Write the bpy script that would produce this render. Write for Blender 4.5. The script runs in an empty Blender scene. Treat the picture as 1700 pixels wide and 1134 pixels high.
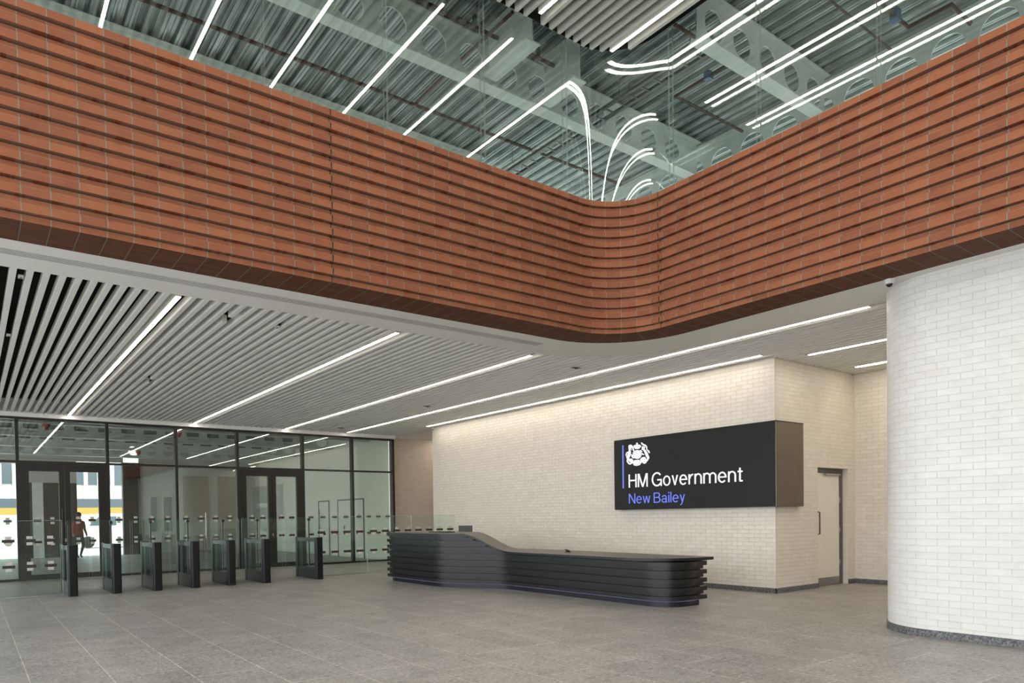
import bpy, bmesh, math, random
from mathutils import Vector, Matrix
random.seed(7)
S = bpy.context.scene
COL = S.collection
PI = math.pi

# ------------------------------------------------------------------ camera
CAMZ = 1.4
cd = bpy.data.cameras.new('camera'); cam = bpy.data.objects.new('camera', cd); COL.objects.link(cam)
_y, _p, _r = 0.6291, -0.01725, -0.01441
F = Vector((math.sin(_y)*math.cos(_p), math.cos(_y)*math.cos(_p), math.sin(_p)))
Rt = Vector((math.cos(_y), -math.sin(_y), 0)); U = Rt.cross(F)
R2 = math.cos(_r)*Rt + math.sin(_r)*U; U2 = -math.sin(_r)*Rt + math.cos(_r)*U
cam.matrix_world = Matrix(((R2.x, U2.x, -F.x, 0), (R2.y, U2.y, -F.y, 0), (R2.z, U2.z, -F.z, CAMZ), (0, 0, 0, 1)))
cd.sensor_width = 36.0; cd.sensor_fit = 'HORIZONTAL'
cd.lens = 1165.15*36/1700
cd.shift_x = (850-796.6)/1700; cd.shift_y = (877.66-567)/1700
cd.clip_start = 0.05; cd.clip_end = 300
S.camera = cam

# ------------------------------------------------------------------ sky and exposure
W = bpy.data.worlds.new('world'); S.world = W; W.use_nodes = True
bg = W.node_tree.nodes['Background']
bg.inputs[0].default_value = (0.90, 0.955, 1.0, 1); bg.inputs[1].default_value = 4.2
S.view_settings.view_transform = 'Standard'; S.view_settings.look = 'None'
S.view_settings.gamma = 1.0; S.view_settings.exposure = 0.15
S.cycles.transparent_max_bounces = 40
S.cycles.max_bounces = 10
S.cycles.diffuse_bounces = 6
S.cycles.sample_clamp_indirect = 6.0
LED = 20.0          # radiance of the linear lamps

# ------------------------------------------------------------------ materials
def mat(name):
    m = bpy.data.materials.new(name); m.use_nodes = True
    nt = m.node_tree; nt.nodes.clear()
    out = nt.nodes.new('ShaderNodeOutputMaterial')
    return m, nt, out
def N(nt, t, **kw):
    n = nt.nodes.new('ShaderNode'+t)
    for k, v in kw.items(): setattr(n, k, v)
    return n
def setin(n, **kw):
    for k, v in kw.items():
        i = n.inputs[k.replace('_', ' ')]
        i.default_value = v
    return n
def lk(nt, a, b): nt.links.new(a, b)
def bsdf(nt, out, col=(.8,.8,.8), rough=.5, metal=0.0, spec=.5):
    b = N(nt, 'BsdfPrincipled')
    b.inputs['Base Color'].default_value = (*col, 1); b.inputs['Roughness'].default_value = rough
    b.inputs['Metallic'].default_value = metal; b.inputs['Specular IOR Level'].default_value = spec
    lk(nt, b.outputs[0], out.inputs[0]); return b
def plain(name, col, rough=.5, metal=0.0, spec=.5, var=.06, scale=9.0):
    """painted or metal surface with a faint procedural mottling"""
    m, nt, out = mat(name); b = bsdf(nt, out, col, rough, metal, spec)
    tc = N(nt, 'TexCoord'); nz = setin(N(nt, 'TexNoise'), Scale=scale, Detail=3.0)
    lk(nt, tc.outputs['Object'], nz.inputs['Vector'])
    mx = N(nt, 'MixRGB', blend_type='MULTIPLY'); mx.inputs[0].default_value = 1
    mx.inputs[1].default_value = (*col, 1)
    rp = N(nt, 'ValToRGB'); rp.color_ramp.elements[0].color = (1-var,)*3+(1,); rp.color_ramp.elements[1].color = (1+var,)*3+(1,)
    rp.color_ramp.elements[0].position = .3; rp.color_ramp.elements[1].position = .7
    lk(nt, nz.outputs['Fac'], rp.inputs[0]); lk(nt, rp.outputs[0], mx.inputs[2]); lk(nt, mx.outputs[0], b.inputs['Base Color'])
    return m
def emit(name, col, s):
    m, nt, out = mat(name); e = N(nt, 'Emission'); e.inputs[0].default_value = (*col, 1); e.inputs[1].default_value = s
    lk(nt, e.outputs[0], out.inputs[0]); return m
def glass(name, tint, f0, power=5.0, top=.9):
    """thin clear pane: straight transmission with a tint, mirror reflection that grows at grazing angles"""
    m, nt, out = mat(name)
    tr = N(nt, 'BsdfTransparent'); tr.inputs[0].default_value = (*tint, 1)
    gl = N(nt, 'BsdfGlossy'); gl.inputs['Roughness'].default_value = 0.0; gl.inputs[0].default_value = (.95, 1, .97, 1)
    lw = N(nt, 'LayerWeight'); lw.inputs[0].default_value = .5
    pw = N(nt, 'Math', operation='POWER'); pw.inputs[1].default_value = power
    ml = N(nt, 'Math', operation='MULTIPLY_ADD'); ml.inputs[1].default_value = top-f0; ml.inputs[2].default_value = f0
    mx = N(nt, 'MixShader')
    lk(nt, lw.outputs['Facing'], pw.inputs[0]); lk(nt, pw.outputs[0], ml.inputs[0]); lk(nt, ml.outputs[0], mx.inputs[0])
    lk(nt, tr.outputs[0], mx.inputs[1]); lk(nt, gl.outputs[0], mx.inputs[2]); lk(nt, mx.outputs[0], out.inputs[0])
    return m
def math_(nt, op, a, b=None, c=None):
    n = N(nt, 'Math', operation=op)
    for i, v in enumerate((a, b, c)):
        if v is None: continue
        if isinstance(v, (int, float)): n.inputs[i].default_value = v
        else: lk(nt, v, n.inputs[i])
    return n.outputs[0]

def white_brick(name, c1, c2, mortar, bump=.8, joint=.0032):
    m, nt, out = mat(name); b = bsdf(nt, out, c1, .42, 0, .4)
    uv = N(nt, 'UVMap')
    br = N(nt, 'TexBrick'); br.offset = .5; br.squash = 1
    setin(br, Scale=1.0, Mortar_Size=joint, Mortar_Smooth=.25, Bias=0.0, Brick_Width=.225, Row_Height=.0735)
    br.inputs['Color1'].default_value = (*c1, 1); br.inputs['Color2'].default_value = (*c2, 1); br.inputs['Mortar'].default_value = (*mortar, 1)
    lk(nt, uv.outputs[0], br.inputs['Vector'])
    nz = setin(N(nt, 'TexNoise'), Scale=5.0, Detail=6.0, Roughness=.6); lk(nt, uv.outputs[0], nz.inputs['Vector'])
    mx = N(nt, 'MixRGB', blend_type='MULTIPLY'); mx.inputs[0].default_value = 1
    rp = N(nt, 'ValToRGB'); rp.color_ramp.elements[0].position = .35; rp.color_ramp.elements[1].position = .65
    rp.color_ramp.elements[0].color = (.93, .925, .91, 1); rp.color_ramp.elements[1].color = (1, 1, 1, 1)
    lk(nt, nz.outputs['Fac'], rp.inputs[0]); lk(nt, br.outputs['Color'], mx.inputs[1]); lk(nt, rp.outputs[0], mx.inputs[2])
    lk(nt, mx.outputs[0], b.inputs['Base Color'])
    # each brick set a little in or out, and the joints raked
    sx = N(nt, 'SeparateXYZ'); lk(nt, uv.outputs[0], sx.inputs[0])
    row = math_(nt, 'FLOOR', math_(nt, 'DIVIDE', sx.outputs[1], .0735))
    half = math_(nt, 'MULTIPLY', math_(nt, 'MODULO', row, 2.0), .5)
    colm = math_(nt, 'FLOOR', math_(nt, 'ADD', math_(nt, 'DIVIDE', sx.outputs[0], .225), half))
    cb = N(nt, 'CombineXYZ'); lk(nt, row, cb.inputs[0]); lk(nt, colm, cb.inputs[1])
    wn = N(nt, 'TexWhiteNoise'); lk(nt, cb.outputs[0], wn.inputs['Vector'])
    hgt = math_(nt, 'ADD', math_(nt, 'MULTIPLY', wn.outputs['Value'], .45), math_(nt, 'MULTIPLY', br.outputs['Fac'], -1.0))
    hgt2 = math_(nt, 'ADD', hgt, math_(nt, 'MULTIPLY', nz.outputs['Fac'], .5))
    bp = N(nt, 'Bump'); bp.inputs['Strength'].default_value = bump; bp.inputs['Distance'].default_value = .007
    lk(nt, hgt2, bp.inputs['Height']); lk(nt, bp.outputs[0], b.inputs['Normal'])
    return m

def red_brick(name, vrow, dk=1.0):
    """stack bonded facing brick: u runs along the wall, v up (or across the soffit)"""
    m, nt, out = mat(name); b = bsdf(nt, out, (.4,.15,.08), .78, 0, .25)
    uv = N(nt, 'UVMap'); sx = N(nt, 'SeparateXYZ'); lk(nt, uv.outputs[0], sx.inputs[0])
    uo = math_(nt, 'DIVIDE', math_(nt, 'SUBTRACT', sx.outputs[0], .413-.2191*40), .2191)
    vo = math_(nt, 'DIVIDE', math_(nt, 'ADD', sx.outputs[1], 10.0), vrow)
    fu = math_(nt, 'FRACT', uo); fv = math_(nt, 'FRACT', vo)
    cb = N(nt, 'CombineXYZ'); lk(nt, math_(nt, 'FLOOR', uo), cb.inputs[0]); lk(nt, math_(nt, 'FLOOR', vo), cb.inputs[1])
    wn = N(nt, 'TexWhiteNoise'); lk(nt, cb.outputs[0], wn.inputs['Vector'])
    nz = setin(N(nt, 'TexNoise'), Scale=7.0, Detail=8.0, Roughness=.65); lk(nt, uv.outputs[0], nz.inputs['Vector'])
    # drag marks along the brick
    mp = N(nt, 'Mapping'); mp.inputs['Scale'].default_value = (4.0, 90.0, 1); lk(nt, uv.outputs[0], mp.inputs['Vector'])
    ns = setin(N(nt, 'TexNoise'), Scale=1.0, Detail=3.0); lk(nt, mp.outputs[0], ns.inputs['Vector'])
    tone = math_(nt, 'ADD', math_(nt, 'MULTIPLY', wn.outputs['Value'], .34), math_(nt, 'ADD', math_(nt, 'MULTIPLY', nz.outputs['Fac'], .48), math_(nt, 'MULTIPLY', ns.outputs['Fac'], .18)))
    rp = N(nt, 'ValToRGB'); e = rp.color_ramp.elements
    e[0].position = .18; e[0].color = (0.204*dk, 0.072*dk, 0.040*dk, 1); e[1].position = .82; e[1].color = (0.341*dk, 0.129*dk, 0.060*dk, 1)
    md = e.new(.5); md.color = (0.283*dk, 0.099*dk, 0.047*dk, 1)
    lk(nt, tone, rp.inputs[0])
    jt = math_(nt, 'LESS_THAN', fu, .042)
    # thin mortar bed, a little lime bloom on it
    bed = math_(nt, 'MULTIPLY', math_(nt, 'LESS_THAN', fv, .045), math_(nt, 'GREATER_THAN', nz.outputs['Fac'], .44))
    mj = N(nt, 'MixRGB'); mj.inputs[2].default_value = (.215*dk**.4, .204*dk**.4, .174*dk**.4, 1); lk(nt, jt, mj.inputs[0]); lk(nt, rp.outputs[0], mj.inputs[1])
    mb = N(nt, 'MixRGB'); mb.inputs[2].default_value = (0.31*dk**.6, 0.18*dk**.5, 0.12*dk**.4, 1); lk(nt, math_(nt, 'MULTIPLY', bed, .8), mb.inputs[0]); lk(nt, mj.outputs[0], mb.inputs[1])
    lk(nt, mb.outputs[0], b.inputs['Base Color'])
    h = math_(nt, 'SUBTRACT', math_(nt, 'ADD', math_(nt, 'MULTIPLY', nz.outputs['Fac'], .4), math_(nt, 'MULTIPLY', ns.outputs['Fac'], .5)), math_(nt, 'MULTIPLY', jt, 1.5))
    bp = N(nt, 'Bump'); bp.inputs['Strength'].default_value = .5; bp.inputs['Distance'].default_value = .004
    lk(nt, h, bp.inputs['Height']); lk(nt, bp.outputs[0], b.inputs['Normal'])
    return m

def stone_floor(name):
    m, nt, out = mat(name); b = bsdf(nt, out, (.3,.29,.27), .42, 0, .45)
    tc = N(nt, 'TexCoord'); sx = N(nt, 'SeparateXYZ'); lk(nt, tc.outputs['Object'], sx.inputs[0])
    cb = N(nt, 'CombineXYZ')
    lk(nt, math_(nt, 'ADD', sx.outputs[1], .2), cb.inputs[0]); lk(nt, math_(nt, 'SUBTRACT', sx.outputs[0], .405-6.0), cb.inputs[1])
    br = N(nt, 'TexBrick'); br.offset = .37; br.offset_frequency = 3; br.squash = 1
    setin(br, Scale=1.0, Mortar_Size=.005, Mortar_Smooth=.1, Bias=0.0, Brick_Width=1.2, Row_Height=.6)
    br.inputs['Color1'].default_value = (.90, .90, .90, 1); br.inputs['Color2'].default_value = (1.04, 1.03, 1.02, 1); br.inputs['Mortar'].default_value = (1.7, 1.66, 1.55, 1)
    lk(nt, cb.outputs[0], br.inputs['Vector'])
    n1 = setin(N(nt, 'TexNoise'), Scale=2.2, Detail=5.0, Roughness=.6); lk(nt, tc.outputs['Object'], n1.inputs['Vector'])
    n2 = setin(N(nt, 'TexNoise'), Scale=26.0, Detail=6.0, Roughness=.72); lk(nt, tc.outputs['Object'], n2.inputs['Vector'])
    vo = setin(N(nt, 'TexVoronoi'), Scale=38.0); lk(nt, tc.outputs['Object'], vo.inputs['Vector'])
    vo2 = setin(N(nt, 'TexVoronoi'), Scale=13.0); lk(nt, tc.outputs['Object'], vo2.inputs['Vector'])
    t = math_(nt, 'ADD', math_(nt, 'MULTIPLY', n2.outputs['Fac'], .75), math_(nt, 'MULTIPLY', n1.outputs['Fac'], .25))
    rp = N(nt, 'ValToRGB'); e = rp.color_ramp.elements
    e[0].position = .33; e[0].color = (.13, .124, .114, 1); e[1].position = .68; e[1].color = (.50, .485, .45, 1)
    md = e.new(.5); md.color = (.292, .28, .258, 1)
    lk(nt, t, rp.inputs[0])
    # light aggregate chips
    sep = N(nt, 'SeparateColor'); lk(nt, vo.outputs['Color'], sep.inputs[0])
    chip = math_(nt, 'MULTIPLY', math_(nt, 'GREATER_THAN', sep.outputs[0], .80), math_(nt, 'LESS_THAN', vo.outputs['Distance'], .38))
    mc = N(nt, 'MixRGB'); mc.inputs[2].default_value = (.58, .57, .54, 1); lk(nt, math_(nt, 'MULTIPLY', chip, .6), mc.inputs[0]); lk(nt, rp.outputs[0], mc.inputs[1])
    sep2 = N(nt, 'SeparateColor'); lk(nt, vo2.outputs['Color'], sep2.inputs[0])
    chip2 = math_(nt, 'MULTIPLY', math_(nt, 'GREATER_THAN', sep2.outputs[1], .82), math_(nt, 'LESS_THAN', vo2.outputs['Distance'], .33))
    md2 = N(nt, 'MixRGB'); md2.inputs[2].default_value = (.10, .095, .09, 1); lk(nt, math_(nt, 'MULTIPLY', chip2, .5), md2.inputs[0]); lk(nt, mc.outputs[0], md2.inputs[1])
    mx = N(nt, 'MixRGB', blend_type='MULTIPLY'); mx.inputs[0].default_value = 1
    lk(nt, md2.outputs[0], mx.inputs[1]); lk(nt, br.outputs['Color'], mx.inputs[2]); lk(nt, mx.outputs[0], b.inputs['Base Color'])
    lk(nt, math_(nt, 'ADD', math_(nt, 'MULTIPLY', n2.outputs['Fac'], .25), .30), b.inputs['Roughness'])
    bp = N(nt, 'Bump'); bp.inputs['Strength'].default_value = .15; bp.inputs['Distance'].default_value = .002
    lk(nt, n2.outputs['Fac'], bp.inputs['Height']); lk(nt, bp.outputs[0], b.inputs['Normal'])
    return m

def terrazzo(name):
    m, nt, out = mat(name); b = bsdf(nt, out, (.1,.1,.1), .45)
    tc = N(nt, 'TexCoord'); vo = setin(N(nt, 'TexVoronoi'), Scale=60.0); lk(nt, tc.outputs['Object'], vo.inputs['Vector'])
    nz = setin(N(nt, 'TexNoise'), Scale=30.0, Detail=6.0); lk(nt, tc.outputs['Object'], nz.inputs['Vector'])
    rp = N(nt, 'ValToRGB'); e = rp.color_ramp.elements
    e[0].position = .3; e[0].color = (.055, .055, .058, 1); e[1].position = .75; e[1].color = (.20, .20, .205, 1)
    sep = N(nt, 'SeparateColor'); lk(nt, vo.outputs['Color'], sep.inputs[0])
    lk(nt, math_(nt, 'ADD', math_(nt, 'MULTIPLY', sep.outputs[0], .4), math_(nt, 'MULTIPLY', nz.outputs['Fac'], .6)), rp.inputs[0])
    lk(nt, rp.outputs[0], b.inputs['Base Color']); return m

def deck_metal(name):
    m, nt, out = mat(name); b = bsdf(nt, out, (.4,.42,.42), .38, .75, .5)
    tc = N(nt, 'TexCoord')
    mp = N(nt, 'Mapping'); mp.inputs['Scale'].default_value = (26.0, .55, 26.0); lk(nt, tc.outputs['Object'], mp.inputs['Vector'])
    nz = setin(N(nt, 'TexNoise'), Scale=1.0, Detail=5.0, Roughness=.65); lk(nt, mp.outputs[0], nz.inputs['Vector'])
    n2 = setin(N(nt, 'TexNoise'), Scale=2.4, Detail=4.0); lk(nt, tc.outputs['Object'], n2.inputs['Vector'])
    rp = N(nt, 'ValToRGB'); e = rp.color_ramp.elements
    e[0].position = .32; e[0].color = (.06, .07, .07, 1); e[1].position = .72; e[1].color = (.58, .63, .63, 1)
    lk(nt, math_(nt, 'ADD', math_(nt, 'MULTIPLY', nz.outputs['Fac'], .7), math_(nt, 'MULTIPLY', n2.outputs['Fac'], .3)), rp.inputs[0])
    lk(nt, rp.outputs[0], b.inputs['Base Color'])
    bp = N(nt, 'Bump'); bp.inputs['Strength'].default_value = .4; bp.inputs['Distance'].default_value = .01
    lk(nt, nz.outputs['Fac'], bp.inputs['Height']); lk(nt, bp.outputs[0], b.inputs['Normal'])
    return m

M = dict(
    cream_brick=white_brick('cream_glazed_brick', (.80,.735,.655), (.76,.69,.60), (.68,.62,.54)),
    column_brick=white_brick('white_glazed_brick', (.77,.755,.725), (.745,.73,.70), (.66,.64,.60), .6, .003),
    pink_brick=white_brick('blush_glazed_brick', (.70,.585,.50), (.66,.545,.46), (.52,.44,.37)),
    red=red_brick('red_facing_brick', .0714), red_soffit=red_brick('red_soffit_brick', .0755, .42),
    floor=stone_floor('speckled_stone_tile'), skirting=terrazzo('dark_terrazzo'),
    deck=deck_metal('galvanised_deck'),
    plaster=plain('white_plaster', (.82,.81,.775), .75, var=.02, scale=2),
    batten=plain('batten_paint', (.86,.85,.815), .5, var=.02, scale=3),
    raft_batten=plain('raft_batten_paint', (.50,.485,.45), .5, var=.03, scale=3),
    void=plain('black_void_paint', (.012,.012,.012), .9, spec=.1),
    dark_rim=plain('black_rim', (.015,.014,.013), .6),
    frame=plain('dark_bronze_frame', (.022,.020,.018), .38, .3),
    desk=plain('charcoal_laminate', (.011,.0112,.012), .33, 0, .42),
    plinth=plain('black_plinth', (.018,.018,.024), .3, .2),
    counter=plain('bronze_grey_counter', (.105,.092,.078), .42, .0, .45, var=.04, scale=40),
    black=plain('satin_black', (.012,.012,.012), .35),
    post=plain('black_anodised', (.016,.016,.018), .30, .45),
    steel=plain('brushed_steel', (.42,.41,.39), .32, .9),
    dark_steel=plain('dark_steel', (.10,.10,.10), .4, .8),
    beam=plain('pale_steel_paint', (.66,.68,.65), .5, var=.08, scale=3),
    pipe=plain('red_oxide_pipe', (.085,.030,.022), .55, .1),
    sign=plain('black_sign_face', (.013,.013,.0135), .38, 0, .2),
    sign_end=plain('bronze_sign_casing', (.16,.13,.10), .30, .75),
    door=plain('ivory_door', (.80,.745,.64), .45, var=.015),
    grey_frame=plain('grey_door_frame', (.10,.095,.09), .5),
    taupe=plain('taupe_reflection_tone', (.30,.24,.185), .7, var=.05),
    lobby=plain('lobby_plaster', (.50,.49,.45), .7, var=.02),
    lobby_right=plain('lobby_pale_plaster', (.72,.72,.62), .7, var=.02),
    lobby_dark=plain('lobby_dark_panel', (.028,.026,.024), .6),
    mark_dark=plain('dark_film', (.030,.026,.023), .6), mark_pale=plain('pale_film', (.56,.53,.46), .6),
    edge=plain('glass_edge', (.50,.62,.56), .3),
    led=emit('warm_white_lamp', (1.0, .92, .79), LED), alcove_led=emit('warm_white_alcove_lamp', (1.0, .91, .76), LED*1.9), raft_led=emit('neutral_white_lamp', (1.0, .95, .85), LED*1.4),
    violet=emit('violet_lamp', (.50, .48, 1.0), .8),
    letter=emit('lit_white_letter', (.93, .93, 1.0), 1.15), blue=emit('lit_blue_letter', (.19, .235, .86), 1.0),
    pane=glass('clear_pane', (.905,.94,.91), .075), balustrade=glass('balustrade_pane', (.925,.95,.932), .06, 4.5), screen=glass('screen_pane', (.93,.975,.955), .03),
    turnstile_glass=glass('smoked_turnstile_pane', (.95,.97,.96), .03, 5.0, .16),
    pavement=plain('pavement', (.60,.59,.56), .8), screed=plain('pale_screed', (.58,.57,.54), .7), ext_wall=plain('pale_render', (.66,.66,.64), .7), ext_glass=plain('office_glass', (.10,.13,.15), .15),
    yellow=plain('yellow_hoarding', (.42,.28,.05), .5), van=plain('white_van_paint', (.75,.75,.74), .25), red_paint=plain('alarm_red', (.35,.02,.015), .4),
    blue_paint=plain('valve_blue', (.03,.10,.25), .4), tyre=plain('tyre', (.01,.01,.01), .8),
    jacket=plain('red_jacket', (.26,.018,.010), .8), trousers=plain('dark_trousers', (.018,.02,.03), .8), skin=plain('skin', (.42,.25,.18), .5), hair=plain('dark_hair', (.015,.01,.008), .7),
    dome=plain('dome_white', (.72,.71,.68), .4),
)

# ------------------------------------------------------------------ mesh building
class MB:
    def __init__(s): s.v = []; s.f = []; s.uv = []; s.sm = []; s.mi = []; s.cur = 0
    def face(s, pts, uv=None, smooth=False):
        i = len(s.v); s.v += [tuple(p) for p in pts]; s.f.append(list(range(i, i+len(pts)))); s.uv.append(uv); s.sm.append(smooth); s.mi.append(s.cur); return s
    def box(s, x0, x1, y0, y1, z0, z1):
        P = [(x0,y0,z0),(x1,y0,z0),(x1,y1,z0),(x0,y1,z0),(x0,y0,z1),(x1,y0,z1),(x1,y1,z1),(x0,y1,z1)]
        i = len(s.v); s.v += P
        for q in ((0,3,2,1),(4,5,6,7),(0,1,5,4),(1,2,6,5),(2,3,7,6),(3,0,4,7)):
            s.f.append([i+k for k in q]); s.uv.append(None); s.sm.append(False); s.mi.append(s.cur)
        return s
    def grid(s, rows, uvs=None, smooth=True, closed=False):
        """rows: list of equally long point rows, shared vertices"""
        i = len(s.v); n = len(rows[0])
        for r in rows: s.v += [tuple(p) for p in r]
        for a in range(len(rows)-1):
            for b in range(n if closed else n-1):
                b2 = (b+1) % n
                s.f.append([i+a*n+b, i+a*n+b2, i+(a+1)*n+b2, i+(a+1)*n+b])
                s.uv.append(None if uvs is None else [uvs[a][b], uvs[a][b2], uvs[a+1][b2], uvs[a+1][b]])
                s.sm.append(smooth); s.mi.append(s.cur)
        return s
    def prism(s, poly, z0, z1, smooth=False):
        n = len(poly)
        s.grid([[(x,y,z0) for x,y in poly], [(x,y,z1) for x,y in poly]], smooth=smooth, closed=True)
        s.face([(x,y,z1) for x,y in poly]); s.face([(x,y,z0) for x,y in reversed(poly)]); return s
    def tube(s, pts, r, n=10, cap=True):
        pts = [Vector(p) for p in pts]; rows = []
        rr = r if isinstance(r, (list, tuple)) else [r]*len(pts)
        for k, p in enumerate(pts):
            d = (pts[min(k+1, len(pts)-1)]-pts[max(k-1, 0)]).normalized()
            a = Vector((0,0,1)) if abs(d.z) < .9 else Vector((1,0,0))
            e = d.cross(a).normalized(); g = e.cross(d)
            rows.append([p+rr[k]*(math.cos(2*PI*j/n)*e+math.sin(2*PI*j/n)*g) for j in range(n)])
        s.grid(rows, closed=True)
        if cap: s.face(list(reversed(rows[0]))); s.face(rows[-1])
        return s
    def build(s, name, m, parent=None, label=None):
        me = bpy.data.meshes.new(name)
        off = Vector((0,0,0))
        if parent is not None and parent.get('_world', True):
            q = parent
            while q is not None: off += q.location; q = q.parent
        me.from_pydata([tuple(Vector(p)-off) for p in s.v], [], s.f)
        for mm in (m if isinstance(m, (list, tuple)) else [m]): me.materials.append(M[mm] if isinstance(mm, str) else mm)
        uvl = me.uv_layers.new(name='UVMap')
        for pi, poly in enumerate(me.polygons):
            poly.use_smooth = s.sm[pi]; poly.material_index = s.mi[pi]
            u = s.uv[pi]
            if u is None:
                nrm = poly.normal; ax = (abs(nrm.x), abs(nrm.y), abs(nrm.z))
                for li in poly.loop_indices:
                    c = Vector(s.v[me.loops[li].vertex_index])
                    if ax[2] > .7: uvl.data[li].uv = (c.x, c.y)
                    elif ax[0] > ax[1]: uvl.data[li].uv = (c.y, c.z)
                    else: uvl.data[li].uv = (c.x, c.z)
            else:
                for li, w in zip(poly.loop_indices, u): uvl.data[li].uv = w
        me.update()
        o = bpy.data.objects.new(name, me); COL.objects.link(o)
        if parent is not None: o.parent = parent
        if label: o['label'] = label
        return o
def tag(o, label, cat, group=None):
    o['label'] = label; o['category'] = cat
    if group: o['group'] = group
    return o
def struct(o, label=None):
    o['kind'] = 'structure'
    if label: o['label'] = label
    return o
def thing(name, loc, label, cat, group=None):
    o = bpy.data.objects.new(name, None); o.empty_display_size = .2; COL.objects.link(o); o.location = loc
    return tag(o, label, cat, group)
def sroot(name, loc, label=None):
    o = bpy.data.objects.new(name, None); o.empty_display_size = .2; COL.objects.link(o); o.location = loc
    return struct(o, label)
def arc(cx, cy, r, a0, a1, n):
    return [(cx+r*math.cos(math.radians(a0+(a1-a0)*k/n)), cy+r*math.sin(math.radians(a0+(a1-a0)*k/n))) for k in range(n+1)]
def sstep(t):
    t = min(1, max(0, t)); return t*t*(3-2*t)

# ------------------------------------------------------------------ main dimensions
YB, XB, RV, ZB, ZP = 7.16, 7.81, .80, 3.98, 5.837       # void edge, corner radius, underside and top of the brick
CX, CY = XB-RV, YB-RV
YG, ZG, ZT = 20.195, 3.95, 2.884                        # glazed wall
XS, YS0, YS1, XD = 11.21, 6.764, 17.74, 13.97           # sign wall block
ZC = 4.05                                               # batten ceiling
def vpath(off, n=28, x0=-5.0, y1=-7.0, ext=False):
    """plan line round the void, off metres outside the brick face; returns points and running length"""
    pts = [(x0, YB+off), (CX, YB+off)]; us = [x0, CX]
    a = arc(CX, CY, RV+off, 90, 0, n)[1:]
    for k, p in enumerate(a): pts.append(p); us.append(CX+RV*PI/2*(k+1)/n)
    pts.append((XB+off, y1)); us.append(CX+RV*PI/2+CY-y1)
    return pts, us

# ------------------------------------------------------------------ floor, ground
struct(MB().face([(-5,-7,0),(17,-7,0),(17,33.2,0),(-5,33.2,0)]).build('floor', 'floor'), 'grey speckled stone tile floor with pale joints')
struct(MB().box(-60,60,33.2,75,-.25,-.03).box(-60,-5,-40,33.2,-.25,-.03).box(-5,60,-40,-7,-.25,-.03).box(17,60,-7,33.2,-.25,-.03).build('ground', 'pavement'), 'pavement outside')

# ------------------------------------------------------------------ red brick parapet round the void
mb = MB()
H2 = (ZP-ZB)/26
rows, uvs = [], []
prev = None
for k in range(26):
    z0 = ZB+k*H2; z1 = z0+H2
    off = 0.0 if k % 2 == 0 else -.040
    pts, us = vpath(off)
    if prev is not None:                     # ledge between half courses
        mb.grid([[(x,y,z0) for x,y in prev[0]], [(x,y,z0) for x,y in pts]], [[(u,z0-ZB-.004) for u in us], [(u,z0-ZB-.004) for u in us]], smooth=False)
    zr = z1 if k % 2 or k == 0 and False else z1-.017            # raked joint at the head of each set-back half course
    mb.grid([[(x,y,z0) for x,y in pts], [(x,y,zr) for x,y in pts]], [[(u,k*H2+1e-3) for u in us], [(u,(k+1)*H2-1e-3) for u in us]], smooth=False)
    if zr < z1:
        p3, _ = vpath(.028)
        mb.grid([[(x,y,zr) for x,y in pts], [(x,y,zr) for x,y in p3], [(x,y,z1) for x,y in p3]], [[(u,(k+1)*H2-2e-3) for u in us]]*3, smooth=False)
        pts = p3
    prev = (pts, us)
po, _ = vpath(.14)
mb.grid([[(x,y,ZP) for x,y in prev[0]], [(x,y,ZP) for x,y in po]], [[(u,1.9) for u in us], [(u,1.99) for u in us]], smooth=False)
wall_atrium = struct(mb.build('wall_atrium', 'red'), 'red corbelled stack-bonded brick parapet curving round the void')
# movement joints: dark open slots
mj = MB()
for u in (3.262,):
    for k in range(1, 26, 2): mj.box(u-.007, u+.007, YB-.0415, YB-.002, ZB+k*H2+.002, ZB+(k+1)*H2-.002)
    mj.box(u-.005, u+.005, YB-.002, YB+.02, ZB, ZP)
for k in range(1, 26, 2): mj.box(XB-.0415, XB-.002, 6.40-.007, 6.40+.007, ZB+k*H2+.002, ZB+(k+1)*H2-.002)
mj.box(XB-.002, XB+.02, 6.395, 6.405, ZB, ZP)
mj.build('movement_joint', 'dark_rim', wall_atrium)
# brick underside, then white bulkhead band
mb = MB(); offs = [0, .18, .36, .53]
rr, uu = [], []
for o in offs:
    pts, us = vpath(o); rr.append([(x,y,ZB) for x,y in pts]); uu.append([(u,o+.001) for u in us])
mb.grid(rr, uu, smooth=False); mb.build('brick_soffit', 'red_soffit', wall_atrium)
mb = MB()
pi_, _ = vpath(.53); pm, _ = vpath(1.36)
mb.grid([[(x,y,ZB-.001) for x,y in pi_], [(x,y,ZB-.001) for x,y in pm]], smooth=False)
mb.grid([[(x,y,ZB-.001) for x,y in pm], [(x,y,4.5) for x,y in pm]], smooth=True)
struct(mb.build('trim_1', 'plaster'), 'smooth white plaster bulkhead under the brick parapet')
# first-floor slab behind the parapet
mb = MB()
mb.box(-5, 17, YB+.20, 20.3, 4.52, 4.78).box(XB+.20, 17, -7, YB+.20, 4.52, 4.78)
struct(mb.build('ceiling_slab', 'screed'), 'concrete slab above the batten ceiling')
mb = MB()
pin, _ = vpath(.13)
mb.grid([[(x,y,4.78) for x,y in pin],[(x,y,ZP-.02) for x,y in pin]], smooth=False)
struct(mb.build('wall_upstand', 'plaster'), 'white upstand behind the brick parapet')

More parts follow.
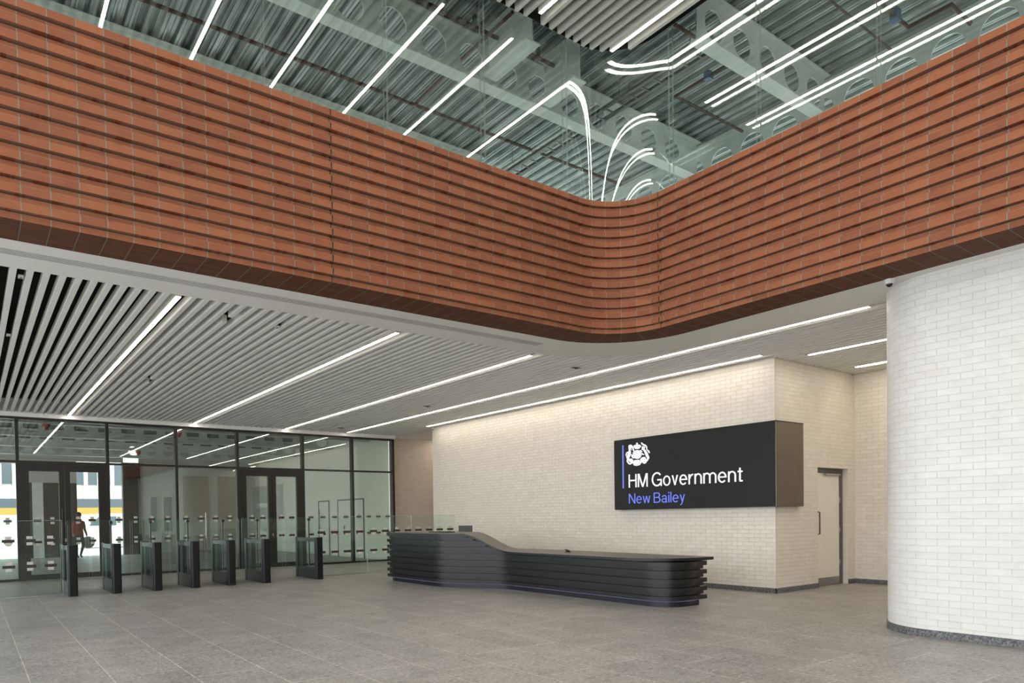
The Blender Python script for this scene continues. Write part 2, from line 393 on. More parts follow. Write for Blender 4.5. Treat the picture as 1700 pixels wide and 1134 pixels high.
# ------------------------------------------------------------------ linear air diffuser in the bulkhead
t = thing('linear_air_diffuser', (3.5, 8.03, ZB-.001), 'long narrow slotted white air diffuser set in the bulkhead under the brick', 'air vent')
d = MB()
for k in range(6): d.box(-1.2, 7.02, 7.962+k*.027, 7.962+k*.027+.0125, ZB-.0065, ZB-.0015)
d.build('blade', 'plaster', t)
MB().box(-1.2, 7.02, 7.962, 8.112, ZB-.0045, ZB-.0012).build('slot', 'void', t)

# ------------------------------------------------------------------ batten ceiling of the hall
ceil = sroot('ceiling', (4, 14, ZC), 'white linear batten ceiling over a black void')
lights = [(2.062, 8.80, 20.02), (5.025, 8.84, 20.02), (7.583, 8.90, 20.02), (9.515, 4.40, 19.92), (10.885, 6.80, 17.50)]
small = [(11.545, -2.6, 6.34), (13.265, -2.6, 6.39)]
gaps = {22: [(9.36, 9.62), (14.25, 14.6)]}
k = 0; x = -.463; nb = 0
while x < 13.9:
    hit = any(abs(x-l[0]) < .075 for l in lights+small)
    if x < CX: ya = CY+RV+1.56
    elif x < CX+RV+1.54: ya = CY+math.sqrt((RV+1.56)**2-(x-CX)**2)
    else: ya = -3.0
    yb = 20.03 if x < XS-.05 else YS0-.012
    if abs(x-lights[3][0]) < .075: pass
    spans = [(ya, yb)]
    if hit:
        l = min(lights+small, key=lambda q: abs(q[0]-x)); spans = []
        if l[1] > ya+.3: spans.append((ya, l[1]-.06))
        if l[2] < yb-.3: spans.append((l[2]+.06, yb))
    if k in gaps:
        c0 = ya; spans = []
        for g0, g1 in gaps[k]: spans.append((c0, g0)); c0 = g1
        spans.append((c0, yb))
    if spans:
        m_ = MB()
        for a, b in spans: m_.box(x-.03, x+.03, a, b, ZC, ZC+.10)
        m_.build('batten', 'batten', ceil); nb += 1
    k += 1; x += .1495
v = MB()
v.face([(-5, 8.55, 4.42), (XS, 8.55, 4.42), (XS, 20.2, 4.42), (-5, 20.2, 4.42)][::-1]); v.face([(8.25, -3.0, 4.42), (13.97, -3.0, 4.42), (13.97, 8.55, 4.42), (8.25, 8.55, 4.42)][::-1])
v.build('void_backing', 'void', ceil)
struct(MB().box(-5, 11.26, 20.05, 20.16, 3.955, 4.35).build('trim_2', 'batten'), 'white edge trim over the glazed wall')
struct(MB().box(XS+.002, 17, YS1+.002, 20.60, ZC, ZC+.1).build('ceiling_recess', 'plaster'), 'plain white ceiling of the corner recess')

# linear lamps between the battens
def linear_lamp(x, y0, y1, z, label, group, led='led', w=.058, hang=.37):
    t = thing('linear_lamp', (x, (y0+y1)/2, z), label, 'ceiling light', group)
    MB().box(x-w/2, x+w/2, y0, y1, z+.0015, z+.10).build('housing', 'batten', t)
    MB().box(x-w/2+.003, x+w/2-.003, y0+.004, y1-.004, z-.003, z+.0015).build('diffuser', led, t)
    MB().box(x-w/2, x+w/2, y0-.006, y0+.004, z-.003, z+.10).build('end_cap', 'batten', t)
    MB().box(x-w/2, x+w/2, y1-.004, y1+.006, z-.003, z+.10).build('end_cap', 'batten', t)
    for q in (.12, .5, .88): MB().tube([(x,y0+(y1-y0)*q,z+.10),(x,y0+(y1-y0)*q,z+hang)], .006, 6).build('hanger', 'dark_steel', t)
    return t
hl = ['warm linear batten-ceiling lamp ending above the double door that shows the street',
      'warm linear batten-ceiling lamp ending at the glazing between the two double doors',
      'warm linear batten-ceiling lamp ending above the double door closer to the sign wall',
      'longest warm linear ceiling lamp, passing the white curved wall',
      'warm linear ceiling lamp grazing the top of the cream sign wall']
for (x, a, b), s in zip(lights, hl): linear_lamp(x, a, b, ZC, s, 'linear lamps in the hall ceiling')
linear_lamp(*small[0], ZC, 'linear alcove ceiling lamp closer to the sign wall corner', 'linear lamps in the alcove ceiling', 'alcove_led')
linear_lamp(*small[1], ZC, 'linear alcove ceiling lamp closer to the alcove back wall', 'linear lamps in the alcove ceiling', 'alcove_led')

linear_lamp(13.2, 17.95, 20.4, ZC-.012, 'added unseen fill lamp in the corner recess, brightening the blush wall', 'linear lamps in the alcove ceiling', 'alcove_led', hang=.012)  # added out of sight to brighten the blush recess wall
# ------------------------------------------------------------------ cream sign wall block, alcove and recess walls
def wallquad(mb, a, b, z0, z1, u0=0.0):
    L = math.dist(a, b)
    mb.face([(*a,z0),(*b,z0),(*b,z1),(*a,z1)], [(u0,z0),(u0+L,z0),(u0+L,z1),(u0,z1)])
DX0, DX1, DZ = 12.60, 13.70, 2.215
w = MB()
wallquad(w, (XS,YS1), (XS,YS0), 0, 4.5)
wallquad(w, (XS,YS0), (DX0,YS0), 0, 4.5, .3)
wallquad(w, (DX0,YS0), (DX1,YS0), DZ, 4.5, .3+DX0-XS)
wallquad(w, (DX1,YS0), (XD,YS0), 0, 4.5, .3+DX1-XS)
wallquad(w, (DX0,YS0), (DX0,YS0+.2), 0, DZ); wallquad(w, (DX1,YS0+.2), (DX1,YS0), 0, DZ)
w.face([(DX0,YS0,DZ),(DX0,YS0+.2,DZ),(DX1,YS0+.2,DZ),(DX1,YS0,DZ)])
wallquad(w, (16.5,YS1), (XS,YS1), 0, 4.5)
struct(w.build('wall_right', 'cream_brick'), 'cream glazed brick wall carrying the black sign')
w = MB(); wallquad(w, (XD,YS0), (XD,-7), 0, 4.5)
struct(w.build('wall_alcove', 'cream_brick'), 'cream glazed brick wall at the back of the alcove')
w = MB(); wallquad(w, (11.30,20.60), (17,20.60), 0, 4.5)
struct(w.build('wall_recess', 'pink_brick'), 'blush brick wall at the end of the corner recess')
struct(MB().box(17, 17.1, 1, 20.7, 0, 4.5).build('wall_end', 'plaster'))
b = MB(); b.box(XS-.014, XS, YS0-.014, YS1, 0, .088).box(XS-.014, DX0, YS0-.014, YS0, 0, .088).box(DX1, XD, YS0-.014, YS0, 0, .088)
struct(b.build('baseboard_right', 'skirting'), 'dark speckled stone skirting along the sign wall')
struct(MB().box(XD-.014, XD, 0, YS0-.014, 0, .088).build('baseboard_alcove', 'skirting'))

# white curved wall at the right edge
XC, YC, RC = 8.50, 3.28, .72
w = MB(); pl = [(XC,-7.0),(XC,YC)]; us = [0, YC+7]
for k, p in enumerate(arc(XC+RC, YC, RC, 180, 60, 40)[1:]): pl.append(p); us.append(YC+7+RC*math.radians(120)*(k+1)/40)
e_ = pl[-1]; pl.append((e_[0]+2.5*math.sin(math.radians(60)), e_[1]-2.5*math.cos(math.radians(60)))); us.append(us[-1]+2.5)
w.grid([[(x,y,0) for x,y in pl],[(x,y,ZB+.02) for x,y in pl]], [[(u,.02) for u in us],[(u,ZB+.04) for u in us]])
struct(w.build('wall_column', 'column_brick'), 'white glazed brick wall with a rounded end')
pl2 = [(XC-.012,-7.0),(XC-.012,YC)]+arc(XC+RC, YC, RC+.012, 180, 60, 40)[1:]
w = MB(); w.grid([[(x,y,0) for x,y in pl2],[(x,y,.085) for x,y in pl2]]); w.grid([[(x,y,.085) for x,y in pl2],[(x,y,.085) for x,y in pl[:-1]]], smooth=False)
struct(w.build('baseboard_column', 'skirting'), 'dark speckled stone skirting round the curved wall')
struct(MB().box(-5.2, -5.0, -7.2, 16, 5.0, 6.9).box(-5.2, -5.0, 17, 20.2, 0, 5.0).build('daylight_block_left', 'plaster'))  # unseen pieces added and sized to limit daylight on brick and desk
# back of the hall, behind the camera, added so the glazing doesn't reflect sky
struct(MB().box(-1.0, 17, -7.2, -7.0, 0, 8.6).build('wall_back', 'taupe'))

# ------------------------------------------------------------------ ivory side door in the alcove
dr = sroot('door_3', (13.1, YS0+.12, 0), 'ivory flush side door with steel kick plate in a grey frame')
yd = YS0+.10
f = MB(); f.box(DX0, DX1, yd, yd+.10, 2.13, DZ).box(DX1-.105, DX1, yd, yd+.10, 0, 2.13).box(DX0, DX0+.03, yd+.01, yd+.10, 0, 2.13)
f.build('door_frame', 'grey_frame', dr)
lf = MB().box(DX0+.032, DX1-.108, yd+.015, yd+.06, .008, 2.125).build('door_leaf', 'door', dr)
MB().box(DX0+.034, DX1-.11, yd+.011, yd+.0149, .01, .155).build('kick_plate', 'steel', lf)
hx = DX0+.14
MB().tube([(hx-.10,yd+.014,1.395),(hx-.03,yd-.05,1.395),(hx,yd-.06,1.39),(hx,yd-.06,.985),(hx-.03,yd-.05,.98),(hx-.10,yd+.014,.98)], .011, 10).build('pull_handle', 'dark_steel', lf)
for z in (1.62, 1.05, .42):
    MB().box(DX1-.112, DX1-.100, yd-.004, yd+.0145, z-.05, z+.05).build('hinge', 'steel', dr)
MB().box(DX0+.42, DX1-.13, yd-.03, yd+.012, 2.085, 2.12).build('door_closer', 'steel', dr)

# ------------------------------------------------------------------ black illuminated sign wrapped round the wall corner
SX, SY0, SY1, SZ0, SZ1, SX1 = 11.06, 6.655, 10.335, 1.497, 2.945, 11.925
sg = thing('wall_sign', (SX, SY0, SZ0), 'large black lit sign wrapped round the cream wall corner reading HM Government New Bailey', 'sign')
c = MB(); c.box(SX+.012, XS-.001, SY0+.012, SY1, SZ0, SZ1).box(XS-.001, SX1, SY0+.012, YS0-.001, SZ0, SZ1)
c.build('casing', 'sign', sg)
fpn = MB().box(SX, SX+.012, SY0+.012, SY1, SZ0+.012, SZ1-.012).build('face_panel', 'sign', sg)
MB().box(SX+.002, SX1, SY0, SY0+.012, SZ0+.005, SZ1-.005).build('end_panel', 'sign_end', sg)
MB().box(SX-.004, SX1+.004, SY0-.004, SY0+.02, SZ1, SZ1+.014).box(SX-.004, SX+.02, SY0+.02, SY1, SZ1, SZ1+.014).build('top_flashing', 'black', sg)
MB().box(SX-.003, SX, 10.068, 10.105, 1.945, 2.842).build('accent_bar', 'blue', fpn, 'lit violet-blue vertical bar')
def R_(x0, x1, y0, y1): return [(x0,y0),(x1,y0),(x1,y1),(x0,y1)]
def ringp(cx, cy, rx, ry, w, a0, a1, wh=None, n=22):
    wh = wh or w*.9; out = []
    for k in range(n):
        p, q = (math.radians(a0+(a1-a0)*j/n) for j in (k, k+1))
        out.append([(cx+rx*math.cos(p), cy+ry*math.sin(p)), (cx+rx*math.cos(q), cy+ry*math.sin(q)), (cx+(rx-w)*math.cos(q), cy+(ry-wh)*math.sin(q)), (cx+(rx-w)*math.cos(p), cy+(ry-wh)*math.sin(p))])
    return out
T_ = .118
GLYPH = {   # name: (outline pieces, width); cap height 1
 'H': ([R_(0,T_,0,1), R_(.60,.60+T_,0,1), R_(0,.72,.475,.58)], .718),
 'M': ([R_(0,T_,0,1), R_(.75,.75+T_,0,1), [(.0,1),(.165,1),(.495,0),(.375,0)], [(.868,1),(.703,1),(.373,0),(.493,0)]], .868),
 'G': (ringp(.44,.5,.44,.52,.125,40,322,.112)+[R_(.735,.845,0,.50), R_(.46,.845,.405,.505)], .845),
 'o': (ringp(.305,.355,.305,.372,.118,0,360,.10), .61),
 'v': ([[(0,.71),(.125,.71),(.30,0),(.205,0)], [(.505,.71),(.38,.71),(.205,0),(.30,0)]], .505),
 'e': (ringp(.305,.355,.305,.372,.118,0,318,.10)+[R_(.05,.61,.325,.415)], .61),
 'r': ([R_(0,.115,0,.71)]+ringp(.345,.40,.30,.325,.115,88,180,.105), .355),
 'n': ([R_(0,.115,0,.71)]+ringp(.28,.44,.275,.29,.115,0,180,.10)+[R_(.44,.555,0,.445)], .555),
 'm': ([R_(0,.115,0,.71)]+ringp(.27,.45,.265,.28,.112,0,180,.10)+[R_(.42,.532,0,.455)]+ringp(.685,.45,.265,.28,.112,0,180,.10)+[R_(.838,.95,0,.455)], .95),
 't': ([R_(.10,.215,.06,.90), R_(0,.34,.615,.71), R_(.15,.345,-.005,.095), [(.10,.07),(.13,.01),(.18,-.005),(.215,.09)]], .345),
 'N': ([R_(0,T_,0,1), R_(.612,.612+T_,0,1), [(0,1),(.145,1),(.73,0),(.585,0)]], .73),
 'w': ([[(0,.71),(.12,.71),(.265,0),(.16,0)], [(.16,0),(.265,0),(.455,.71),(.35,.71)], [(.35,.71),(.455,.71),(.645,0),(.54,0)], [(.54,0),(.645,0),(.805,.71),(.685,.71)]], .805),
 'B': ([R_(0,T_,0,1), R_(0,.40,.895,1), R_(0,.42,.475,.575), R_(0,.42,0,.105)]+ringp(.39,.735,.285,.265,.122,-90,90,.105)+ringp(.41,.288,.305,.288,.122,-90,90,.105), .715),
 'a': (ringp(.26,.205,.26,.218,.112,0,360,.095)+[R_(.415,.53,0,.46)]+ringp(.28,.46,.25,.267,.115,0,165,.10)+[R_(.50,.58,0,.08)], .58),
 'i': ([R_(0,.115,0,.71), R_(0,.115,.86,1)], .115),
 'l': ([R_(0,.115,0,1)], .115),
 'y': ([[(0,.71),(.125,.71),(.315,.03),(.20,.03)], [(.505,.71),(.385,.71),(.165,-.10),(.275,-.10)], [(.165,-.10),(.275,-.10),(.205,-.235),(.12,-.285),(.03,-.28),(.03,-.185),(.11,-.185)]], .505),
}
def lettering(txt, y_left, y_right, zbase, cap, m, name, label):
    """text on the sign face, read towards -Y; fitted between two ends"""
    x = 0; items = []; word = 0
    for ch in txt:
        if ch == ' ': x += .24; word += 1; continue
        polys, wd = GLYPH[ch]; items += [(word, [(x+a, b_) for a, b_ in p]) for p in polys]; x += wd+.095
    tot = x-.095
    for wi, wtxt in enumerate(txt.split()):
      b = MB()
      for wj, p in items:
        if wj == wi: b.face([(SX-.005, y_left-a/tot*(y_left-y_right), zbase+c_*cap) for a, c_ in p])
      b.build(name, m, fpn, label % wtxt)
lettering('HM Government', 9.935, 7.285, 1.952, .272, 'letter', 'title_lettering', 'lit white lettering %s')
lettering('New Bailey', 9.935, 8.525, 1.622, .205, 'blue', 'subtitle_lettering', 'lit blue lettering %s')
# crest: crowned round shield between a lion and a unicorn over a scroll; plan units are 585 wide, 630 high
cr = MB(); CW, CHH = .646, .475
def cpt(x, y, d=0):
    yy = y+.09*(x-442); return (SX-.005-d, 9.684-(x-442)/585*CW, 2.385+(765-yy)/630*CHH)
def cpoly(pts, dark=False):
    cr.cur = 1 if dark else 0; cr.face([cpt(a, c_, .0015 if dark else 0) for a, c_ in pts])
def cell(ax, ay, rx, ry=None, dark=False, n=18):
    ry = ry or rx; cpoly([(ax+rx*math.cos(2*PI*k/n), ay+ry*math.sin(2*PI*k/n)) for k in range(n)], dark)
def stroke(pts, ws, dark=False, sub=5):
    # smooth the line, then a tapering ribbon with rounded ends
    P = []; Wd = []
    n = len(pts)
    for i in range(n-1):
        p0, p1, p2, p3 = pts[max(0,i-1)], pts[i], pts[i+1], pts[min(n-1,i+2)]
        for j in range(sub):
            t = j/sub; t2, t3 = t*t, t*t*t
            P.append(tuple(.5*((2*p1[c])+(-p0[c]+p2[c])*t+(2*p0[c]-5*p1[c]+4*p2[c]-p3[c])*t2+(-p0[c]+3*p1[c]-3*p2[c]+p3[c])*t3) for c in (0,1)))
            Wd.append(ws[i]+(ws[i+1]-ws[i])*t)
    P.append(pts[-1]); Wd.append(ws[-1]); Lp = []; Rp = []
    for k in range(len(P)):
        a = P[max(0,k-1)]; b_ = P[min(len(P)-1,k+1)]; dx, dy = b_[0]-a[0], b_[1]-a[1]; L = math.hypot(dx, dy) or 1
        w_ = Wd[k]/2; Lp.append((P[k][0]-dy/L*w_, P[k][1]+dx/L*w_)); Rp.append((P[k][0]+dy/L*w_, P[k][1]-dx/L*w_))
    for k in range(len(P)-1): cpoly([Lp[k], Lp[k+1], Rp[k+1], Rp[k]], dark)
    cell(*pts[0], ws[0]/2, None, dark, 10); cell(*pts[-1], ws[-1]/2, None, dark, 10)
# crown
cell(430,243,88,58); cell(378,238,40); cell(486,234,40); cell(428,160,22,25); cpoly([(414,170),(442,170),(440,200),(416,200)])
cpoly([(372,285),(492,282),(482,306),(384,308)])
for k in range(5): cell(392+k*19, 292, 4, 4, True, 8)
stroke([(430,205),(430,270)], [5,5], True); stroke([(395,215),(385,250),(400,275)], [4,5,4], True); stroke([(465,213),(476,246),(462,272)], [4,5,4], True)
# garter and shield
cell(430,455,104,122)
for rx_, ry_ in ((106,124), (76,90)):
    stroke([(430+rx_*math.cos(2*PI*k/24), 455+ry_*math.sin(2*PI*k/24)) for k in range(25)], [5]*25, True, 2)
for k in range(16):
    t = 2*PI*k/16; cell(430+94*math.cos(t), 455+109*math.sin(t), 6, 7, True, 8)
for qx, qy in ((398,420),(462,416),(398,490),(462,486)):
    stroke([(qx-14,qy-12),(qx+12,qy-12)], [4,4], True); stroke([(qx-14,qy+2),(qx+12,qy+2)], [4,4], True); cell(qx, qy+14, 6, 5, True, 8)
stroke([(430,385),(430,530)], [4,4], True); stroke([(372,455),(488,450)], [4,4], True)
for k in range(5): cell(390+k*20, 575+6*math.sin(k*PI/4), 7, 9, True, 8)
# lion
cell(268,228,50,44); stroke([(300,215),(330,290),(352,370)], [34,34,30]); cell(262,262,34,30)
stroke([(240,250),(248,330),(248,400),(226,480),(205,560)], [42,46,66,74,54])
stroke([(222,385),(182,405),(162,455),(158,478)], [34,36,32,20]); stroke([(178,500),(188,545)], [34,40])
stroke([(280,290),(292,330)], [24,14]); stroke([(300,462),(318,515),(345,545)], [42,48,40]); stroke([(330,405),(352,430)], [26,26])
stroke([(198,585),(196,640),(245,708),(300,672),(335,650)], [42,44,40,46,40]); cell(272,610,54,50)
cell(198,410,9,12,True,8); cell(225,652,12,8,True,8); cell(248,695,9,9,True,8); cell(200,532,8,5,True,8); stroke([(205,610),(222,648)], [7,7], True)
stroke([(268,290),(262,350)], [8,5], True); cell(284,268,7,7,True,8)
# unicorn
stroke([(536,146),(568,190),(618,214),(654,262),(656,330)], [26,38,34,28,26]); cell(580,272,42,38); cell(588,262,14,9,True,10); stroke([(560,300),(548,320)], [34,26])
stroke([(575,318),(612,362),(642,425),(664,490),(690,550)], [44,52,62,66,56])
stroke([(678,352),(702,385),(716,418)], [34,38,24]); cell(684,372,8,12,True,8)
stroke([(512,352),(540,385)], [36,30]); stroke([(520,430),(556,448),(590,462)], [40,38,20])
cell(586,590,62,66); stroke([(692,556),(652,630),(602,690),(545,648)], [46,38,36,40]); stroke([(540,560),(520,590)], [40,40])
cell(668,502,8,9,True,8); cell(604,664,10,8,True,8); stroke([(640,540),(632,600)], [8,8], True); stroke([(520,575),(560,550)], [7,7], True)
# mount and scroll
cpoly([(318,612),(430,600),(528,600),(536,640),(522,700),(488,742),(412,765),(350,752),(326,712),(322,660)])
cell(346,630,13,15,True,10); cell(496,618,12,14,True,10)
for k, (qx, qy) in enumerate(((352,712),(396,728),(440,722),(488,702))): cell(qx, qy, 12, 9, True, 10)
stroke([(345,690),(400,704),(450,700),(505,680)], [4,4,4,4], True)
cr.build('crest_print', ['letter', 'sign'], fpn, 'lit white royal coat of arms')

# ------------------------------------------------------------------ reception desk
dk = thing('reception_desk', (8.4, 10.2, 0), 'long black curved reception desk with ribbed front and stepped counter', 'reception desk')
def fx(y, o=0.0):           # front line of the plinth
    return 7.615+.715*sstep((12.05-y)/1.65)-o
def bx_(y): return 8.80+.35*sstep((12.1-y)/1.5)
YL, YR, RR = 13.79, 6.72, .36
def outline(o, orr=None):
    """front-and-end plan line from the far left back corner round to the right back corner, o metres proud of the plinth"""
    pts = [(bx_(YL)+o*.0, YL+o)]
    pts += [(fx(YL)-o, YL+o)]
    n = 60
    y_end = YR+RR
    for k in range(1, n+1):
        y = YL+(y_end-YL)*k/n
        d_ = (fx(y-.01)-fx(y+.01))/.02; L = math.hypot(1, d_)
        pts.append((fx(y)-o/L, y-o*d_/L*.6))
    r = RR+o
    pts += arc(fx(y_end)+RR, y_end, r, 180, 270, 12)[1:]
    pts.append((9.03+o, YR-o)); pts.append((9.03+o, YR+.6))
    return pts
ZHI, ZLO = 1.07, .73
def ztop(x, y):
    return ZLO+(ZHI-ZLO)*sstep((y-.85*(x-7.6)-9.85)/1.35)
p0 = outline(0)
MB().grid([[(x,y,0) for x,y in p0],[(x,y,.10) for x,y in p0]], smooth=True).build('plinth', 'plinth', dk)
pv = outline(.045)[:58]
MB().grid([[(x,y,.083) for x,y in outline(.004)[1:]],[(x,y,.083) for x,y in outline(.018)[1:]]], smooth=False).build('under_glow_strip', 'violet', dk, 'violet light strip under the front panels')
cl = MB(); HS = .064; base = .098
def zc_(p, z): return min(z, ztop(p[0], p[1])-.045)
strips = []; zoff = base
while zoff < ZHI-.03:          # proud board, shadow gap, set-back board
    strips += [(.085, zoff, zoff+HS), (.012, zoff+HS, zoff+HS+.013), (.047, zoff+HS+.013, zoff+2*HS)]; zoff += 2*HS
lastp = p0
for o, z0, z1 in strips:
    P = outline(o)
    cl.grid([[(p[0],p[1],zc_(p,z0)) for p in lastp],[(p[0],p[1],zc_(p,z0)) for p in P]], smooth=False)
    cl.grid([[(p[0],p[1],zc_(p,z0)) for p in P],[(p[0],p[1],zc_(p,z1)) for p in P]], smooth=True)
    lastp = P
cl.build('ribbed_cladding', 'desk', dk)
# back carcass
MB().grid([[(bx_(y)-.08, y, .0) for y in [YL-.1-k*.2 for k in range(35)]], [(bx_(y)-.08, y, ztop(bx_(y), y)-.05) for y in [YL-.1-k*.2 for k in range(35)]]]).build('back_panel', 'desk', dk)
# counter: swept slab
ny, nx = 150, 10
YT0, YT1, RT = YL+.05, YR-.11, .95
def tf(y):                 # counter front edge, with wide rounded right end
    f_ = fx(y)-.115-.055*sstep((10.6-y)/.6)
    if y < YT1+RT:
        q = (YT1+RT-y)/RT; f_ = f_+1.02*RT*(1-math.sqrt(max(0, 1-min(1,q)**2)))*.95
    return f_
top, bot = [], []
ys = [YT0+(YT1-YT0)*(1-(1-k/ny)**1.6) for k in range(ny+1)]
for y in ys:
    xb = bx_(y)+.06+.04*sstep((11.4-y)/.6)
    a = min(tf(y), xb-.02)
    top.append([(a+(xb-a)*j/nx, y, ztop(a+(xb-a)*j/nx, y)) for j in range(nx+1)])
    bot.append([(p[0], p[1], p[2]-.042) for p in top[-1]])
ct = MB(); ct.grid(top, smooth=True); ct.build('counter_top', 'counter', dk, 'bronze grey stepped counter top')
ce = MB(); ce.grid([r_[::-1] for r_ in bot], smooth=True)
ce.grid([[r_[0] for r_ in bot],[r_[0] for r_ in top]], smooth=True); ce.grid([[r_[-1] for r_ in top],[r_[-1] for r_ in bot]], smooth=True)
ce.grid([bot[-1], top[-1]], smooth=False); ce.grid([top[0], bot[0]], smooth=False)
ce.build('counter_edge', 'desk', dk, 'black counter edge')
# staff worktop behind, carrying the monitor
MB().box(8.90, 9.35, 12.3, 13.6, .70, .73).box(8.92, 8.96, 12.4, 13.5, 0, .70).box(9.28, 9.32, 12.4, 13.5, 0, .70).build('staff_worktop', 'desk', dk)

mo = thing('monitor', (9.02, 13.0, .73), 'black computer monitor seen from behind above the reception counter', 'monitor')
mx_, my_ = 9.06, 13.0
m_ = MB(); d1 = Vector((.60, -.80, 0)); c0 = Vector((mx_, my_, 0)); nn = Vector((-.80, -.60, 0))
def obox(mb, c, a, hw, n, hd, z0, z1):
    P = [(c-a*hw-n*hd), (c+a*hw-n*hd), (c+a*hw+n*hd), (c-a*hw+n*hd)]
    mb.prism([(p.x,p.y) for p in P], z0, z1)
obox(m_, c0, d1, .16, nn, .016, .90, 1.20); m_.build('screen_housing', 'black', mo)
m2 = MB(); obox(m2, c0-nn*.03, d1, .035, nn, .02, .742, .93); m2.build('stand', 'black', mo)
m3 = MB(); obox(m3, c0-nn*.03, d1, .12, nn, .09, .7305, .742); m3.build('foot_plate', 'black', mo)
lp = thing('document_tray', (8.1, 12.7, ZHI), 'low dark flat tray lying on the high end of the reception counter', 'tray')
m4 = MB(); m4.box(8.05, 8.30, 12.30, 12.95, ZHI+.001, ZHI+.008).build('tray_base', 'black', lp)
m4 = MB(); m4.box(8.05, 8.06, 12.30, 12.95, ZHI+.008, ZHI+.022).box(8.29, 8.30, 12.30, 12.95, ZHI+.008, ZHI+.022).box(8.06,8.29,12.30,12.31,ZHI+.008,ZHI+.022).build('tray_rim', 'black', lp)
rd = thing('card_reader', (8.75, 9.33, ZLO), 'tiny black tilted card reader standing on the low counter', 'card reader')
MB().box(8.72, 8.80, 9.30, 9.37, ZLO+.001, ZLO+.012).build('base_plate', 'black', rd)
m5 = MB(); m5.prism([(8.725,9.31),(8.775,9.31),(8.775,9.36),(8.725,9.36)], ZLO+.012, ZLO+.03)
m5.face([(8.70,9.30,ZLO+.055),(8.78,9.30,ZLO+.03),(8.78,9.37,ZLO+.03),(8.70,9.37,ZLO+.055)]).face([(8.70,9.30,ZLO+.048),(8.70,9.37,ZLO+.048),(8.78,9.37,ZLO+.023),(8.78,9.30,ZLO+.023)]).build('reader_head', 'black', rd)

# ------------------------------------------------------------------ turnstiles
def make_turnstile():
    t = thing('turnstile', (0,0,0), '', 'turnstile', 'row of entrance turnstiles')
    t['_world'] = False
    w = .085; L = 1.30; H = .972
    def rpost(y0, y1):
        r = .035
        return arc(w-r,y0+r,r,-90,0,4)+arc(w-r,y1-r,r,0,90,4)+arc(-w+r,y1-r,r,90,180,4)+arc(-w+r,y0+r,r,180,270,4)
    MB().prism(rpost(0,.15), .004, H, smooth=False).build('front_post', 'post', t)
    MB().prism(rpost(L-.15,L), .004, H, smooth=False).build('rear_post', 'post', t)
    pb_ = MB().box(-w+.008, w-.008, .15, L-.15, .01, .27).build('plinth_box', 'post', t)
    MB().box(-w+.006, w-.006, .15, L-.15, H-.10, H-.012).build('top_rail', 'turnstile_rail', t)
    MB().box(-w, w, 0, L, H, H+.008).build('top_glass', 'turnstile_glass', t)
    s1 = MB().box(-w+.002, -w+.012, .15, L-.15, .27, H-.10).build('side_pane', 'turnstile_glass', t)
    MB().box(w-.012, w-.002, .15, L-.15, .27, H-.10).build('side_pane', 'turnstile_glass', t)
    MB().box(-.05, .05, L-.40, L-.15, .27, H-.10).build('drive_unit', 'black', t)
    lp_ = MB().tube([(0,.62,.28),(0,.62,1.43)], .014, 10).build('leaf_pivot', 'black', t)
    MB().box(-.028, .028, .595, .645, 1.36, 1.41).build('leaf_clamp', 'black', lp_)
    for z in (.09, .12):
        pass
    for y in (.26, 1.0): MB().box(-w+.004, -w+.0085, y, y+.015, .10, .115).build('screw_cap', 'steel', pb_)
    return t
def leaf(t, x0, x1):
    P = [(x0,.25),(x1,.25),(x1,1.38),(x1-.0,1.38)]
    s_ = 1 if x1 > x0 else -1; r = .05
    poly = [(x0,.26),(x1,.26)]+[(x1-s_*r+s_*r*math.cos(a), 1.44-r+r*math.sin(a)) for a in [PI/2*k/5 for k in range(6)]]+[(x0,1.44)]
    m_ = MB(); a_ = [(x,.614,z) for x,z in poly]; b_ = [(x,.626,z) for x,z in poly]
    m_.face(a_); m_.face(b_[::-1]); m_.cur = 1; n = len(poly)
    for k in range(n): m_.face([a_[k], b_[k], b_[(k+1)%n], a_[(k+1)%n]])
    return m_.build('glass_leaf', ['screen', 'edge'], t)
M['balustrade_edge'] = plain('balustrade_edge', (.24,.27,.24), .4)
M['dark_soffit'] = plain('dark_soffit', (.085,.09,.085), .6)
M['turnstile_rail'] = plain('smoked_rail', (.045,.058,.056), .12, .1)
tx = [1.560, 2.309, 3.050, 3.792, 4.534, 5.280, 6.538]; ty = [15.17, 15.17, 15.2, 15.24, 15.26, 15.22, 15.28]
tl = ['first black turnstile of the row, butting against a marked glass screen with no desk behind',
      'second black turnstile of the row, next after the one against the glass screen', 'third black turnstile of the row, in front of the plain glazed bay',
      'middle black turnstile, fourth from either end of the row of seven', 'fifth black turnstile of the row, two before the wide lane',
      'sixth black turnstile of the row, last before the wide lane', 'black turnstile standing alone across the wide lane, closest to the desk']
proto = make_turnstile()
for i in range(7):
    if i == 0: t = proto
    else:
        t = proto.copy(); COL.objects.link(t)
        for ch in [c for c in proto.children if c.name.split('.')[0] != 'glass_leaf']:
            q = ch.copy(); COL.objects.link(q); q.parent = t
            for g_ in ch.children:
                q2 = g_.copy(); COL.objects.link(q2); q2.parent = q
    t.location = (tx[i], ty[i], 0); t['label'] = tl[i]
    nextw = .28 if i < 5 else .50
    t['_nw'] = nextw
for i, t in enumerate([o for o in list(S.objects) if o.name.startswith('turnstile')]):
    i = tl.index(t['label'])
    if i < 6: leaf(t, .02, .35 if i < 5 else .58)
    if i > 0: leaf(t, -.02, -.35 if i < 6 else -.58)
    del t['_nw']
    if '_world' in t: del t['_world']

